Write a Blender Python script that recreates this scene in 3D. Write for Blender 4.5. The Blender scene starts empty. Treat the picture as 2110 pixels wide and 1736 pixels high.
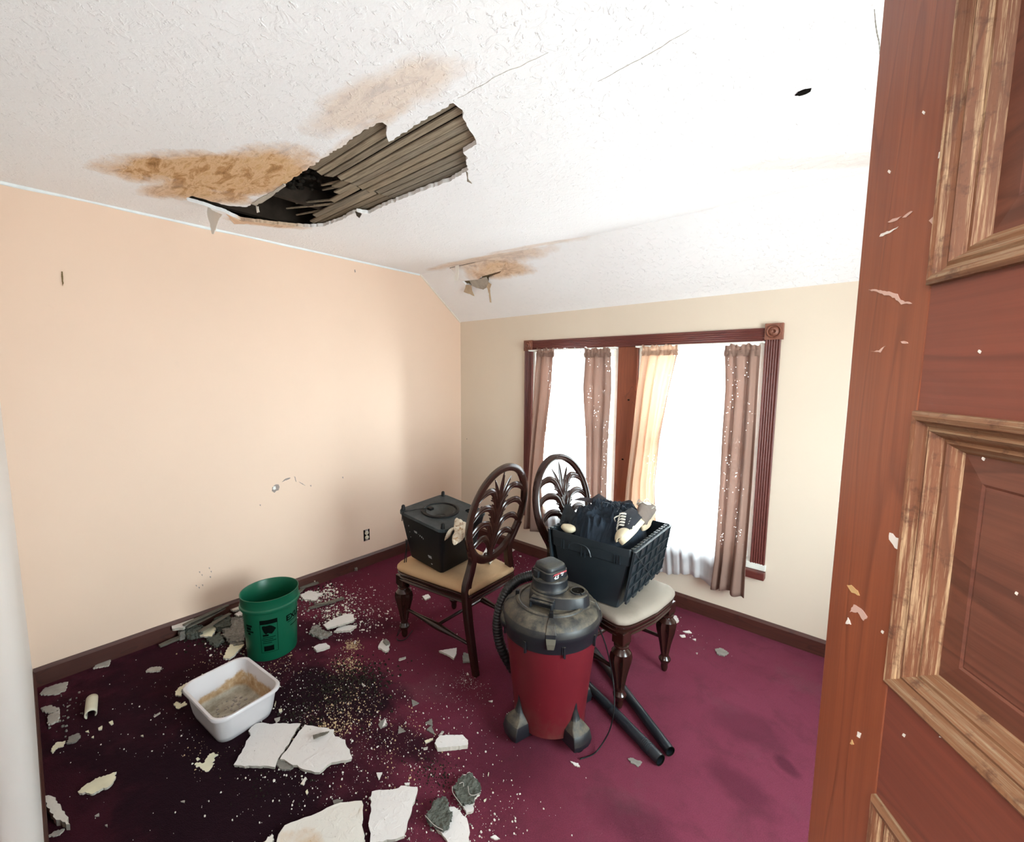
import bpy, bmesh, math, random
import numpy as np
from mathutils import Vector, Matrix, noise
R = math.radians
PI = math.pi
random.seed(7)
rnd = random.random
sc = bpy.context.scene
COL = sc.collection

# ------------------------------------------------------------------ camera
F_PX, YAW, PITCH, ROLL, CAM_H = 893.83, .7029, .1080, .0075, 1.6
fw = Vector((-math.sin(YAW)*math.cos(PITCH), math.cos(YAW)*math.cos(PITCH), -math.sin(PITCH)))
r0 = Vector((math.cos(YAW), math.sin(YAW), 0)); u0 = r0.cross(fw)
cr = r0*math.cos(ROLL)+u0*math.sin(ROLL); cu = -r0*math.sin(ROLL)+u0*math.cos(ROLL)
CAM = Vector((0, 0, CAM_H))
cd = bpy.data.cameras.new('camera'); cam = bpy.data.objects.new('camera', cd); COL.objects.link(cam)
cd.sensor_width = 36; cd.sensor_fit = 'HORIZONTAL'; cd.lens = F_PX/2110*36; cd.clip_start = .01
cam.matrix_world = Matrix(((cr.x, cu.x, -fw.x, 0), (cr.y, cu.y, -fw.y, 0), (cr.z, cu.z, -fw.z, CAM_H), (0, 0, 0, 1)))
sc.camera = cam

# ------------------------------------------------------------------ world, light, exposure
sc.view_settings.view_transform = 'Standard'; sc.view_settings.look = 'None'
sc.view_settings.gamma = 1; sc.view_settings.use_curve_mapping = False
sc.view_settings.exposure = 1.35
sc.cycles.max_bounces = 10; sc.cycles.diffuse_bounces = 6; sc.cycles.transparent_max_bounces = 16
sc.cycles.use_denoising = True; sc.cycles.sample_clamp_indirect = 12
sc.cycles.caustics_reflective = False; sc.cycles.caustics_refractive = False
W = bpy.data.worlds.new('sky'); sc.world = W; W.use_nodes = True
wn = W.node_tree.nodes; wl = W.node_tree.links; wn.clear()
wo = wn.new('ShaderNodeOutputWorld'); wb = wn.new('ShaderNodeBackground'); wt = wn.new('ShaderNodeTexCoord')
ws = wn.new('ShaderNodeSeparateXYZ'); wr = wn.new('ShaderNodeValToRGB')
wl.new(wt.outputs['Generated'], ws.inputs[0]); wl.new(ws.outputs[2], wr.inputs[0])
wm = wn.new('ShaderNodeMapRange'); wm.inputs[1].default_value = -1; wm.inputs[2].default_value = 1
wl.new(ws.outputs[2], wm.inputs[0]); wl.new(wm.outputs[0], wr.inputs[0])
wr.color_ramp.elements[0].position = .42; wr.color_ramp.elements[0].color = (.78, .80, .82, 1)
wr.color_ramp.elements[1].position = .54; wr.color_ramp.elements[1].color = (.84, .93, 1, 1)
wl.new(wr.outputs[0], wb.inputs[0]); wb.inputs[1].default_value = 15.0; wl.new(wb.outputs[0], wo.inputs[0])

def area(name, loc, rot, sx, sy, power=0, col=(1, 1, 1), portal=False):
    l = bpy.data.lights.new(name, 'AREA'); l.shape = 'RECTANGLE'; l.size = sx; l.size_y = sy
    l.energy = power; l.color = col; l.cycles.is_portal = portal
    o = bpy.data.objects.new(name, l); COL.objects.link(o); o.location = loc; o.rotation_euler = rot
    return o
XL, YB, ZC, ZK, YS, XR = -3.162, 2.947, 2.465, 2.097, 2.473, 1.25
area('window_portal', (-1.40, YB+.16, 1.13), (R(-90), 0, 0), 1.74, 1.40, portal=True)
area('side_window_portal', (XR+.16, 1.35, 1.30), (0, R(90), 0), 1.3, 1.3, portal=True)
area('hall_lamp', (0.0, -.75, 2.25), (R(35), 0, 0), .7, .5, 11, (1, .93, .85))

# ------------------------------------------------------------------ pixel helpers (measuring the photograph)
def ray(px, py): return fw + cr*((px-1055)/F_PX) - cu*((py-868)/F_PX)
def onz(px, py, z=0.0):
    d = ray(px, py); k = (z-CAM_H)/d.z; return Vector((d.x*k, d.y*k, z))
def ony(px, py, y):
    d = ray(px, py); k = y/d.y; return CAM+d*k
def onx(px, py, x):
    d = ray(px, py); k = x/d.x; return CAM+d*k

# ------------------------------------------------------------------ mesh helpers
def obj(name, bm, mat=None, parent=None, smooth=None, bevel=0, seg=2):
    bmesh.ops.recalc_face_normals(bm, faces=bm.faces[:])
    me = bpy.data.meshes.new(name); bm.to_mesh(me); bm.free()
    o = bpy.data.objects.new(name, me); COL.objects.link(o)
    mats = mat if isinstance(mat, (list, tuple)) else [mat]
    for m in mats:
        if m: me.materials.append(m)
    if smooth is not None:
        me.shade_smooth() if hasattr(me, 'shade_smooth') else None
        if smooth < 180:
            try: me.set_sharp_from_angle(angle=R(smooth))
            except Exception: pass
    if bevel:
        b = o.modifiers.new('bevel', 'BEVEL'); b.width = bevel; b.segments = seg; b.limit_method = 'ANGLE'; b.angle_limit = R(40)
    if parent: o.parent = parent
    return o
def tag(o, label=None, cat=None, group=None, kind=None):
    if label: o['label'] = label
    if cat: o['category'] = cat
    if group: o['group'] = group
    if kind: o['kind'] = kind
    return o
def thing(name, loc, rz, label, cat, group=None):
    o = bpy.data.objects.new(name, None); COL.objects.link(o); o.empty_display_size = .05
    o.location = loc; o.rotation_euler = (0, 0, rz); return tag(o, label, cat, group)
def struct(name, bm, mat, **k): return tag(obj(name, bm, mat, **k), kind='structure')
def box(bm, c, s, M=None):
    r = bmesh.ops.create_cube(bm, size=1, matrix=Matrix.Translation(c) @ Matrix.Diagonal((s[0], s[1], s[2], 1)))
    if M: bmesh.ops.transform(bm, matrix=M, verts=r['verts'])
    return r['verts']
def bxx(bm, x0, x1, y0, y1, z0, z1, M=None): return box(bm, ((x0+x1)/2, (y0+y1)/2, (z0+z1)/2), (abs(x1-x0), abs(y1-y0), abs(z1-z0)), M)
def loft(bm, rings, cap=True, close=True):
    rv = [[bm.verts.new(p) for p in r] for r in rings]; n = len(rv[0])
    for a, b in zip(rv[:-1], rv[1:]):
        for i in range(n if close else n-1):
            j = (i+1) % n
            bm.faces.new((a[i], a[j], b[j], b[i]))
    if cap and close:
        bm.faces.new(rv[0][::-1]); bm.faces.new(rv[-1])
    return rv
def lathe(bm, prof, n=32, c=(0, 0, 0), cap=True, mod=None):
    rings = []
    for (r, z) in prof:
        rings.append([(c[0]+(r*(mod(2*PI*i/n, z) if mod else 1))*math.cos(2*PI*i/n), c[1]+(r*(mod(2*PI*i/n, z) if mod else 1))*math.sin(2*PI*i/n), c[2]+z) for i in range(n)])
    return loft(bm, rings, cap)
def tube(bm, pts, rad, n=10, flat=1.0, up=None, closed=False, cap=True):
    """sweep a round (flat<1: flattened along the binormal) section along pts; rad: number or list"""
    P = [Vector(p) for p in pts]; m = len(P); rings = []; prev = None
    for i in range(m):
        if closed: t = P[(i+1) % m]-P[i-1]
        else: t = P[min(i+1, m-1)]-P[max(i-1, 0)]
        t.normalize()
        if up is not None: s = Vector(up)-t*t.dot(Vector(up)); s.normalize()
        else:
            if prev is None:
                a = Vector((0, 0, 1)) if abs(t.z) < .9 else Vector((1, 0, 0)); s = a-t*t.dot(a)
            else: s = prev-t*t.dot(prev)
            s.normalize(); prev = s
        q = t.cross(s); r = rad[i] if isinstance(rad, (list, tuple)) else rad
        rings.append([P[i]+s*(r*flat*math.cos(2*PI*k/n))+q*(r*math.sin(2*PI*k/n)) for k in range(n)])
    if closed: rings.append(rings[0]); loft(bm, rings, cap=False); bmesh.ops.remove_doubles(bm, verts=bm.verts[:], dist=1e-6)
    else: loft(bm, rings, cap)
def prism(bm, poly, z0, z1, M=None, shrink=0):
    """poly: list of (x,y); bottom at z0, top at z1 (numbers or functions of x,y)"""
    g = lambda z, p: z(p[0], p[1]) if callable(z) else z
    cx = sum(p[0] for p in poly)/len(poly); cy = sum(p[1] for p in poly)/len(poly)
    a = [bm.verts.new((cx+(p[0]-cx)*(1-shrink), cy+(p[1]-cy)*(1-shrink), g(z0, p))) for p in poly]; b = [bm.verts.new((p[0], p[1], g(z1, p))) for p in poly]
    n = len(poly); fs = []
    for i in range(n):
        j = (i+1) % n; fs.append(bm.faces.new((a[i], a[j], b[j], b[i])))
    ft = bm.faces.new(b); fb = bm.faces.new(a[::-1])
    if M: bmesh.ops.transform(bm, matrix=M, verts=a+b)
    return fs, ft, fb
def smoothpath(pts, n=8):
    P = [Vector(p) for p in pts]; out = []
    for i in range(len(P)-1):
        p0 = P[max(i-1, 0)]; p1 = P[i]; p2 = P[i+1]; p3 = P[min(i+2, len(P)-1)]
        for k in range(n):
            t = k/n
            out.append(.5*((2*p1)+(p2-p0)*t+(2*p0-5*p1+4*p2-p3)*t*t+(3*p1-p0-3*p2+p3)*t**3))
    out.append(P[-1]); return out
def interp(tab, v):
    for (a, b) in zip(tab[:-1], tab[1:]):
        if v <= b[0]: 
            t = (v-a[0])/(b[0]-a[0]) if b[0] > a[0] else 0
            return [a[i]+(b[i]-a[i])*t for i in range(1, len(a))]
    return list(tab[-1][1:])
def rough_poly(poly, amp=.004, step=.02, seed=0):
    out = []; n = len(poly); rg = random.Random(seed); step = step*.7
    for i in range(n):
        a = Vector(poly[i]).to_2d(); b = Vector(poly[(i+1) % n]).to_2d(); L = (b-a).length; k = max(1, min(12, int(L/step)))
        nrm = Vector((-(b-a).y, (b-a).x))/(L+1e-9)
        for j in range(k):
            q = a.lerp(b, j/k)+(nrm*rg.uniform(-amp, amp) if j else Vector((0, 0)))
            out.append((q.x, q.y))
    return out
def text_mesh(s, size, name='lettering', shear=0, bold=0):
    c = bpy.data.curves.new(name, 'FONT'); c.body = s; c.size = size; c.shear = shear; c.offset = bold; c.align_x = 'CENTER'; c.align_y = 'CENTER'; c.resolution_u = 3
    o = bpy.data.objects.new(name, c); COL.objects.link(o)
    dg = bpy.context.evaluated_depsgraph_get(); me = bpy.data.meshes.new_from_object(o.evaluated_get(dg))
    COL.objects.unlink(o); bpy.data.objects.remove(o); return me

# ------------------------------------------------------------------ materials
class NT:
    def __init__(s, name):
        s.m = bpy.data.materials.new(name); s.m.use_nodes = True; s.t = s.m.node_tree; s.n = s.t.nodes; s.l = s.t.links
        s.b = s.n['Principled BSDF']; s.out = s.n['Material Output']; s.tc = s.n.new('ShaderNodeTexCoord')
    def node(s, t, **k):
        x = s.n.new(t)
        for a, v in k.items():
            if hasattr(x, a): setattr(x, a, v)
        return x
    def link(s, a, b): s.l.new(a, b)
    def map(s, scale=(1, 1, 1), loc=(0, 0, 0), rot=(0, 0, 0), src='Object'):
        m = s.n.new('ShaderNodeMapping'); m.inputs['Scale'].default_value = scale; m.inputs['Location'].default_value = loc; m.inputs['Rotation'].default_value = rot
        s.link(s.tc.outputs[src], m.inputs[0]); return m.outputs[0]
    def noise(s, vec, scale, detail=4, rough=.55, dist=0):
        x = s.n.new('ShaderNodeTexNoise'); x.inputs['Scale'].default_value = scale; x.inputs['Detail'].default_value = detail
        x.inputs['Roughness'].default_value = rough; x.inputs['Distortion'].default_value = dist
        s.link(vec, x.inputs['Vector']); return x.outputs['Fac']
    def ramp(s, fac, stops):
        x = s.n.new('ShaderNodeValToRGB'); e = x.color_ramp.elements
        while len(e) < len(stops): e.new(.5)
        for el, (p, c) in zip(e, stops):
            el.position = p; el.color = (c, c, c, 1) if isinstance(c, (int, float)) else (*c, 1)
        s.link(fac, x.inputs[0]); return x.outputs[0]
    def math(s, op, a, b=0., c=None):
        x = s.n.new('ShaderNodeMath'); x.operation = op
        for i, v in enumerate((a, b, c)):
            if v is None: continue
            if isinstance(v, (int, float)): x.inputs[i].default_value = v
            else: s.link(v, x.inputs[i])
        return x.outputs[0]
    def mix(s, fac, a, b):
        x = s.n.new('ShaderNodeMix'); x.data_type = 'RGBA'
        for i, v in ((0, fac), (6, a), (7, b)):
            if isinstance(v, (int, float)): x.inputs[i].default_value = v
            elif isinstance(v, tuple): x.inputs[i].default_value = (*v, 1)
            else: s.link(v, x.inputs[i])
        return x.outputs[2]
    def bump(s, h, strength=.3, dist=.01):
        x = s.n.new('ShaderNodeBump'); x.inputs['Strength'].default_value = strength; x.inputs['Distance'].default_value = dist
        s.link(h, x.inputs['Height']); s.link(x.outputs[0], s.b.inputs['Normal'])
    def fin(s, col=None, rough=.6, spec=.5, metal=0):
        if col is not None:
            if isinstance(col, tuple): s.b.inputs['Base Color'].default_value = (*col, 1)
            else: s.link(col, s.b.inputs['Base Color'])
        if isinstance(rough, (int, float)): s.b.inputs['Roughness'].default_value = rough
        else: s.link(rough, s.b.inputs['Roughness'])
        s.b.inputs['Specular IOR Level'].default_value = spec; s.b.inputs['Metallic'].default_value = metal
        return s.m
def blob(t, vec, cx, cy, rx, ry, ang=0, wob=.35, nscale=6, edge=.35, cz=None, rz=1):
    """soft irregular mask: 1 in the blob, 0 outside"""
    m = t.n.new('ShaderNodeMapping'); m.vector_type = 'TEXTURE'
    m.inputs['Location'].default_value = (cx, cy, cz or 0); m.inputs['Rotation'].default_value = (0, 0, ang); m.inputs['Scale'].default_value = (rx, ry, rz if cz is not None else 1e5)
    t.link(vec, m.inputs[0]); L = t.n.new('ShaderNodeVectorMath'); L.operation = 'LENGTH'; t.link(m.outputs[0], L.inputs[0])
    nz = t.noise(vec, nscale, 5, .65)
    d = t.math('ADD', L.outputs['Value'], t.math('MULTIPLY', t.math('SUBTRACT', nz, .5), wob*2))
    x = t.n.new('ShaderNodeMapRange'); x.inputs[1].default_value = 1+edge/2; x.inputs[2].default_value = 1-edge/2; t.link(d, x.inputs[0]); return x.outputs[0]
def simple(name, col, rough=.5, spec=.5, metal=0, var=.15, vscale=20, bump=0, bscale=80):
    t = NT(name); v = t.map(); n = t.noise(v, vscale, 4)
    c = t.mix(n, tuple(x*(1-var) for x in col), tuple(min(1, x*(1+var)) for x in col))
    if bump: t.bump(t.noise(v, bscale, 3), bump, .003)
    return t.fin(c, rough, spec, metal)

def m_wall(name, c):
    t = NT(name); v = t.map(); n = t.noise(v, 1.3, 5, .6); n2 = t.noise(v, 160, 2)
    col = t.mix(t.ramp(n, [(.3, 0), (.75, 1)]), tuple(x*.96 for x in c), c)
    g = t.noise(v, 7, 6, .7); col = t.mix(t.ramp(g, [(.66, 0), (.85, .25)]), col, tuple(x*.75 for x in c))
    t.bump(t.math('ADD', t.math('MULTIPLY', n2, .4), t.noise(v, 6, 3)), .12, .004)
    return t.fin(col, .55, .35)
M_WALLL = m_wall('peach_wall_paint', (.78, .585, .455))
M_WALLB = m_wall('cream_wall_paint', (.71, .61, .495))
M_WALLN = m_wall('white_wall_paint', (.80, .77, .74))

def m_ceiling():
    t = NT('stippled_ceiling_plaster'); v = t.map()
    base = (.80, .78, .74)
    n = t.noise(v, 2.2, 5, .6); col = t.mix(n, (.86, .855, .865), (.91, .91, .925))
    big = t.noise(v, 5, 8, .7)
    # brown water stain beside the hole, with darker tide lines
    mp = t.map((3, 9, 3), rot=(0, 0, R(20))); st = t.noise(mp, 2.5, 8, .7, .6)
    tide = t.ramp(st, [(.30, (.30, .15, .05)), (.43, (.52, .29, .13)), (.52, (.72, .49, .29)), (.62, (.62, .38, .19)), (.75, (.36, .19, .08))])
    for (cx, cy, rx, ry, a, k) in [(-2.25, .77, .42, .15, R(14), 1.0), (-2.33, .60, .36, .13, R(32), 1.0), (-2.62, .62, .22, .07, R(20), .8), (-2.18, .86, .34, .075, R(6), .95), (-2.62, .74, .18, .09, R(50), .8), (-1.28, .85, .32, .085, R(8), .45),
                                   (-2.38, 2.45, .55, .07, R(4), .55), (-2.32, 2.56, .30, .06, R(6), .8), (-1.85, 2.42, .35, .03, R(8), .35), (-2.80, 1.10, .20, .06, R(58), .8), (-1.55, .93, .30, .03, 0, .3), (-.20, 2.26, .45, .07, R(30), .25)]:
        if k == 0: continue
        b = blob(t, v, cx, cy, rx, ry, a, .55, 7, .55)
        col = t.mix(t.math('MULTIPLY', b, k), col, tide)
    col = t.mix(t.math('MULTIPLY', t.ramp(t.noise(v, 70, 4, .7, .5), [(.60, 0), (.70, .55)]), blob(t, v, -2.2, .80, .5, .2, R(14), .5, 7, .6)), col, (.80, .60, .40))
    # knock-down texture: large flattened strokes
    h1 = t.ramp(t.noise(v, 22, 5, .6, .8), [(.50, 0), (.60, 1)]); h2 = t.noise(v, 90, 4, .6)
    sp = t.ramp(t.noise(v, 46, 3, .5, .4), [(.60, 0), (.68, 1)])
    t.bump(t.math('ADD', t.math('ADD', t.math('MULTIPLY', h1, .5), t.math('MULTIPLY', h2, .5)), sp), .42, .005)
    return t.fin(col, .8, .2)
M_CEIL = m_ceiling()

def m_carpet():
    t = NT('burgundy_carpet'); v = t.map()
    f = t.noise(v, 260, 3, .7); p = t.noise(v, 4, 5, .65)
    col = t.mix(p, (.066, .0095, .0185), (.105, .0150, .029))
    col = t.mix(t.ramp(f, [(.3, 0), (.75, 1)]), col, (.165, .027, .050))
    bright = t.n.new('ShaderNodeMapRange'); bright.inputs[1].default_value = -1.5; bright.inputs[2].default_value = -.3; t.link(t.math('ADD', t.math('ADD', [l for l in [t.n.new('ShaderNodeSeparateXYZ')]][0].outputs[0], 0.), t.math('MULTIPLY', t.math('SUBTRACT', t.noise(v, 1.8, 5, .6), .5), 1.6)), bright.inputs[0])  # lightens the pile towards the right, painting in the light there
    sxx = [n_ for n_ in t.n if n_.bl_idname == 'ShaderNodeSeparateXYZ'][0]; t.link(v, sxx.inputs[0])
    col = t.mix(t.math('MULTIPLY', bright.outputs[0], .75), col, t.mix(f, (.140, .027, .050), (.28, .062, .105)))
    mot = t.ramp(t.noise(v, 6, 6, .7, .4), [(.50, 0), (.72, .45)]); col = t.mix(mot, col, (.075, .022, .030))
    mot2 = t.ramp(t.noise(v, 2.6, 5, .65), [(.56, 0), (.75, .5)]); col = t.mix(mot2, col, (.15, .065, .075))
    dark = (.010, .0035, .006)  # damp and dirt stains; broad lower-left patches also paint in the shade there
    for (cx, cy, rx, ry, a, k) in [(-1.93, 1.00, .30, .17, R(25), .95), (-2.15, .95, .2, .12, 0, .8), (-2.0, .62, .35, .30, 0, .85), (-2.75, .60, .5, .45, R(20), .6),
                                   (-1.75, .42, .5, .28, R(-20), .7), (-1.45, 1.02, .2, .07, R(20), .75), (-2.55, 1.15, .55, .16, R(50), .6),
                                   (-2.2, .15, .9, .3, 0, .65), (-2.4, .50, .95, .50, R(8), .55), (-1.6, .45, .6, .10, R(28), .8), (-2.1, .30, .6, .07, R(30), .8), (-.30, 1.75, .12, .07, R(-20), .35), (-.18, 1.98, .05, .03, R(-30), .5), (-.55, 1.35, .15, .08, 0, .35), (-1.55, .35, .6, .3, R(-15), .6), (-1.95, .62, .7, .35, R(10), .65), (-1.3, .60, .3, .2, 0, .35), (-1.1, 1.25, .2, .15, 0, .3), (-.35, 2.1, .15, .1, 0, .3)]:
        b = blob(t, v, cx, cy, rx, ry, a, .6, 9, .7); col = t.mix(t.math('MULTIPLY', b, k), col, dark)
    t.bump(t.math('ADD', t.math('MULTIPLY', f, 1), t.math('MULTIPLY', t.noise(v, 45, 4), .8)), .9, .008)
    t.b.inputs['Sheen Weight'].default_value = .05; t.b.inputs['Sheen Roughness'].default_value = .5
    t.b.inputs['Sheen Tint'].default_value = (.9, .45, .62, 1)
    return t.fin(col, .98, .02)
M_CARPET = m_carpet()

def m_wood(name, c1, c2, c3, axis='z', rough=.35, contour=11, spec=.5, worn=None, bump=.1):
    t = NT(name); s = {'x': (.35, 2.2, 2.2), 'y': (2.2, .35, 2.2), 'z': (2.2, 2.2, .35)}[axis]
    v = t.map(s); n = t.noise(v, 2.0, 3, .5, .35)
    k = t.math('FRACT', t.math('MULTIPLY', n, contour)); line = t.ramp(k, [(0, 0), (.12, .9), (.55, .6), (.96, 1), (1, 0)])
    fine = t.noise(t.map(tuple(q*(1 if q < 1 else 14) for q in s)), 6, 4, .6)
    big = t.noise(t.map(), 3, 3)
    col = t.mix(big, c1, c2); col = t.mix(t.math('MULTIPLY', t.math('SUBTRACT', 1., line), .55), col, c3); col = t.mix(t.math('MULTIPLY', t.ramp(fine, [(.4, 0), (.7, 1)]), .4), col, c3)
    if worn:
        vv = t.map({'x': (1.6, 55, 55), 'y': (26, 1.2, 26), 'z': (55, 55, 1.6)}[axis]); w = t.noise(vv, 3, 6, .8)
        col = t.mix(t.ramp(w, [(.50, 0), (.64, 1)]), col, worn)
        w2 = t.noise(t.map(), 60, 4, .7); col = t.mix(t.ramp(w2, [(.55, 0), (.7, .8)]), col, (.085, .032, .018))
    t.bump(fine, bump, .002)
    return t.fin(col, rough, spec)
M_STILE = m_wood('red_brown_door_wood_upright', (.34, .100, .043), (.25, .070, .034), (.13, .036, .020), 'z', .33)
M_RAIL = m_wood('red_brown_door_wood_cross', (.24, .066, .040), (.19, .053, .036), (.11, .032, .023), 'x', .38)
M_PANEL = m_wood('brown_door_panel_wood', (.20, .070, .044), (.14, .050, .034), (.055, .020, .015), 'x', .35)
M_MOULD = m_wood('worn_door_moulding', (.27, .115, .055), (.20, .075, .038), (.08, .032, .018), 'z', .6, worn=(.62, .46, .28), bump=.6)
M_TRIM = m_wood('dark_red_window_trim', (.155, .036, .026), (.120, .028, .022), (.050, .013, .012), 'z', .4)
M_TRIMX = m_wood('dark_red_window_trim_cross', (.155, .036, .026), (.120, .028, .022), (.050, .013, .012), 'x', .4)
M_MULL = m_wood('orange_brown_mullion', (.27, .075, .030), (.21, .055, .026), (.11, .026, .016), 'z', .4)
M_ROS = m_wood('rosette_block_wood', (.27, .10, .060), (.22, .08, .05), (.12, .045, .03), 'z', .5)
M_BASE = m_wood('red_brown_baseboard', (.090, .026, .017), (.062, .019, .013), (.028, .009, .008), 'y', .45)
M_CHAIR = m_wood('polished_mahogany', (.036, .011, .007), (.021, .007, .005), (.009, .004, .003), 'z', .22, spec=.6, bump=.03)
M_WHITE = simple('white_window_paint', (.78, .80, .76), .4)
M_BLACK = simple('black_plastic', (.006, .007, .008), .38, .5, var=.3)
M_DARK = simple('dark_void', (.006, .005, .004), .95, .05)
M_JOIST = simple('sooty_joist', (.035, .026, .02), .9, .1, var=.5)

def m_lath():
    t = NT('weathered_lath'); oi = t.n.new('ShaderNodeObjectInfo')
    v = t.map((.6, 12, 12)); n = t.noise(v, 5, 6, .65, .3); g = t.noise(t.map((2, 60, 60)), 4, 4, .7)
    c = t.mix(n, (.20, .16, .12), (.46, .40, .32)); c = t.mix(t.ramp(g, [(.42, 0), (.7, .75)]), c, (.085, .06, .04))
    gr = t.ramp(oi.outputs['Random'], [(0, (.92, .86, .76)), (.4, (1.0, .96, .88)), (.6, (.72, .74, .74)), (1, (.80, .72, .60))])
    x = t.n.new('ShaderNodeMix'); x.data_type = 'RGBA'; x.blend_type = 'MULTIPLY'; x.inputs[0].default_value = 1; t.link(c, x.inputs[6]); t.link(gr, x.inputs[7])
    b = t.noise(t.map(), 3, 5); sx = t.n.new('ShaderNodeSeparateXYZ'); t.link(t.tc.outputs['Object'], sx.inputs[0])
    soot = t.n.new('ShaderNodeMapRange'); soot.inputs[1].default_value = -2.0; soot.inputs[2].default_value = -2.95
    t.link(t.math('ADD', sx.outputs[0], t.math('MULTIPLY', t.math('SUBTRACT', b, .5), .6)), soot.inputs[0])
    col = t.mix(t.math('MULTIPLY', soot.outputs[0], .45), x.outputs[2], (.03, .022, .016))
    t.bump(g, .4, .003); return t.fin(col, .85, .15)
M_LATH = m_lath()

def m_plaster(name, top, stain=0):
    t = NT(name); v = t.map(); n = t.noise(v, 9, 5, .6)
    c = t.mix(n, tuple(x*.93 for x in top), top)
    s = t.ramp(t.noise(v, 55, 3, .6), [(.70, 0), (.74, .8)]); c = t.mix(s, c, (.22, .18, .13))
    if stain:
        q = t.ramp(t.noise(v, 4.5, 5, .6), [(.50, 0), (.66, stain)]); c = t.mix(q, c, (.52, .32, .16))
    t.bump(t.math('ADD', t.noise(v, 60, 4), t.ramp(t.noise(v, 26, 4, .6, .6), [(.5, 0), (.62, 1)])), .35, .003)
    return t.fin(c, .8, .2)
M_PL = m_plaster('white_painted_plaster', (.66, .62, .60)); M_PLS = m_plaster('stained_plaster', (.66, .62, .57), .8)
M_PLG = simple('grey_plaster_back', (.20, .185, .165), .9, .1, var=.35, vscale=40, bump=.6, bscale=90)
M_PLE = simple('plaster_edge', (.50, .46, .40), .9, .1, var=.3, vscale=50, bump=.5)
M_PLD = simple('dim_plaster', (.36, .33, .30), .9, .1, var=.3, vscale=30, bump=.5)
M_CREAM = simple('cream_paint_flake', (.66, .62, .46), .8, .15, var=.2)
M_OLDW = simple('old_grey_lath_wood', (.13, .115, .095), .9, .1, var=.5, vscale=50, bump=.5)
M_KEYS = simple('grey_green_plaster_keys', (.085, .088, .075), .95, .1, var=.5, vscale=45, bump=.8, bscale=60)

# ------------------------------------------------------------------ the room
bm = bmesh.new(); bxx(bm, XL-.2, XR+.2, -1.6, YB+.2, -.05, 0)
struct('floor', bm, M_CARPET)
# left wall
bm = bmesh.new(); pr = [(-.2, 0), (YB+.12, 0), (YB+.12, ZK-.04), (YB, ZK), (YS, ZC), (-.2, ZC)]
a = [bm.verts.new((XL, y, z)) for y, z in pr]; b = [bm.verts.new((XL-.12, y, z)) for y, z in pr]
bm.faces.new(a); bm.faces.new(b[::-1])
for i in range(6): bm.faces.new((a[i], b[i], b[(i+1) % 6], a[(i+1) % 6]))
struct('wall_left', bm, M_WALLL)
# back wall with the double window opening (butted pieces)
WX0, WX1, MX0, MX1, WZ0, WZ1 = -2.268, -.538, -1.480, -1.322, .44, 1.81
bm = bmesh.new()
for q in [(XL, WX0, 0, ZK+.02), (WX1, XR, 0, ZK+.02), (WX0, WX1, 0, WZ0), (WX0, WX1, WZ1, ZK+.02)]: bxx(bm, q[0], q[1], YB, YB+.12, q[2], q[3])
struct('wall_back', bm, M_WALLB)
# right wall with its own window, hidden behind the open door
bm = bmesh.new()
RY0, RY1, RZ0, RZ1 = .75, 1.95, .65, 1.95
for q in [(-.2, RY0, 0, ZC), (RY1, YB+.12, 0, ZC), (RY0, RY1, 0, RZ0), (RY0, RY1, RZ1, ZC)]: bxx(bm, XR, XR+.12, q[0], q[1], q[2], q[3])
struct('wall_right', bm, M_WALLB)
# near wall with the doorway the photograph is taken from
bm = bmesh.new(); NW = [(XL, -.003), (-.44, -.042)]
p = [(XL, -.003), (-.44, -.042), (-.44, -.16), (XL, -.13)]
prism(bm, p, 0, ZC); prism(bm, [(.44, -.045), (XR, -.05), (XR, -.16), (.44, -.16)], 0, ZC); prism(bm, [(-.44, -.042), (.44, -.045), (.44, -.16), (-.44, -.16)], 2.07, ZC)
struct('wall_near', bm, M_WALLN)
# hall behind the camera
bm = bmesh.new(); bxx(bm, -1.6, 1.6, -1.62, -1.5, 0, 2.5); bxx(bm, -1.6, -1.5, -1.5, -.16, 0, 2.5); bxx(bm, 1.5, 1.6, -1.5, -.16, 0, 2.5)
struct('wall_hall', bm, M_WALLN)
bm = bmesh.new(); bxx(bm, -1.6, 1.6, -1.62, -.16, 2.5, 2.55); struct('ceiling_hall', bm, M_WALLN)

# ------------------------------------------------------------------ ceiling with the hole
HOLE = [(383,409),(396,404),(430,414),(469,424),(506,427),(529,417),(556,400),(582,382),(604,367),(627,352.5),(670,324),(715,294.5),(745,273),(774.7,254.6),(788,252.3),(798,259.6),(796,278),(801,292.8),(850,263),(890,238),(934,212.5),(944,221),(955.5,233),(956,247),(962,259.6),(970,272),(978.7,286),(982,297.8),(966,307),(954,314.4),(962,322.7),(960.5,339),(965.5,349),(930.6,372.4),(880,390),(831,409),(795,424),(758,440.5),(735,437),(700,455),(668.5,466),(638.7,468.7),(600,466),(549,460.4),(520,457),(496,453.7),(466,438.8),(425,425),(386.5,414)]
hp = [onz(x, y, ZC) for x, y in HOLE]; hp = rough_poly([(q.x, q.y) for q in hp], .005, .018, 3)
TH = .018
bm = bmesh.new()
def grid_loop(pts, z): return [bm.verts.new((x, y, z)) for x, y in pts]
outer = [(XL-.1, -.2), (XR+.1, -.2), (XR+.1, YS), (XL-.1, YS)]
def ringed(bm, outer, holes, conv):
    es = []; loops = []
    for lp in [outer]+holes:
        vs = [bm.verts.new(conv(p)) for p in lp]; loops.append(vs)
        for i in range(len(vs)): es.append(bm.edges.new((vs[i], vs[(i+1) % len(vs)])))
    bmesh.ops.triangle_fill(bm, use_beauty=True, edges=es)
    return loops
ringed(bm, outer, [hp], lambda p: (p[0], p[1], ZC))
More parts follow.
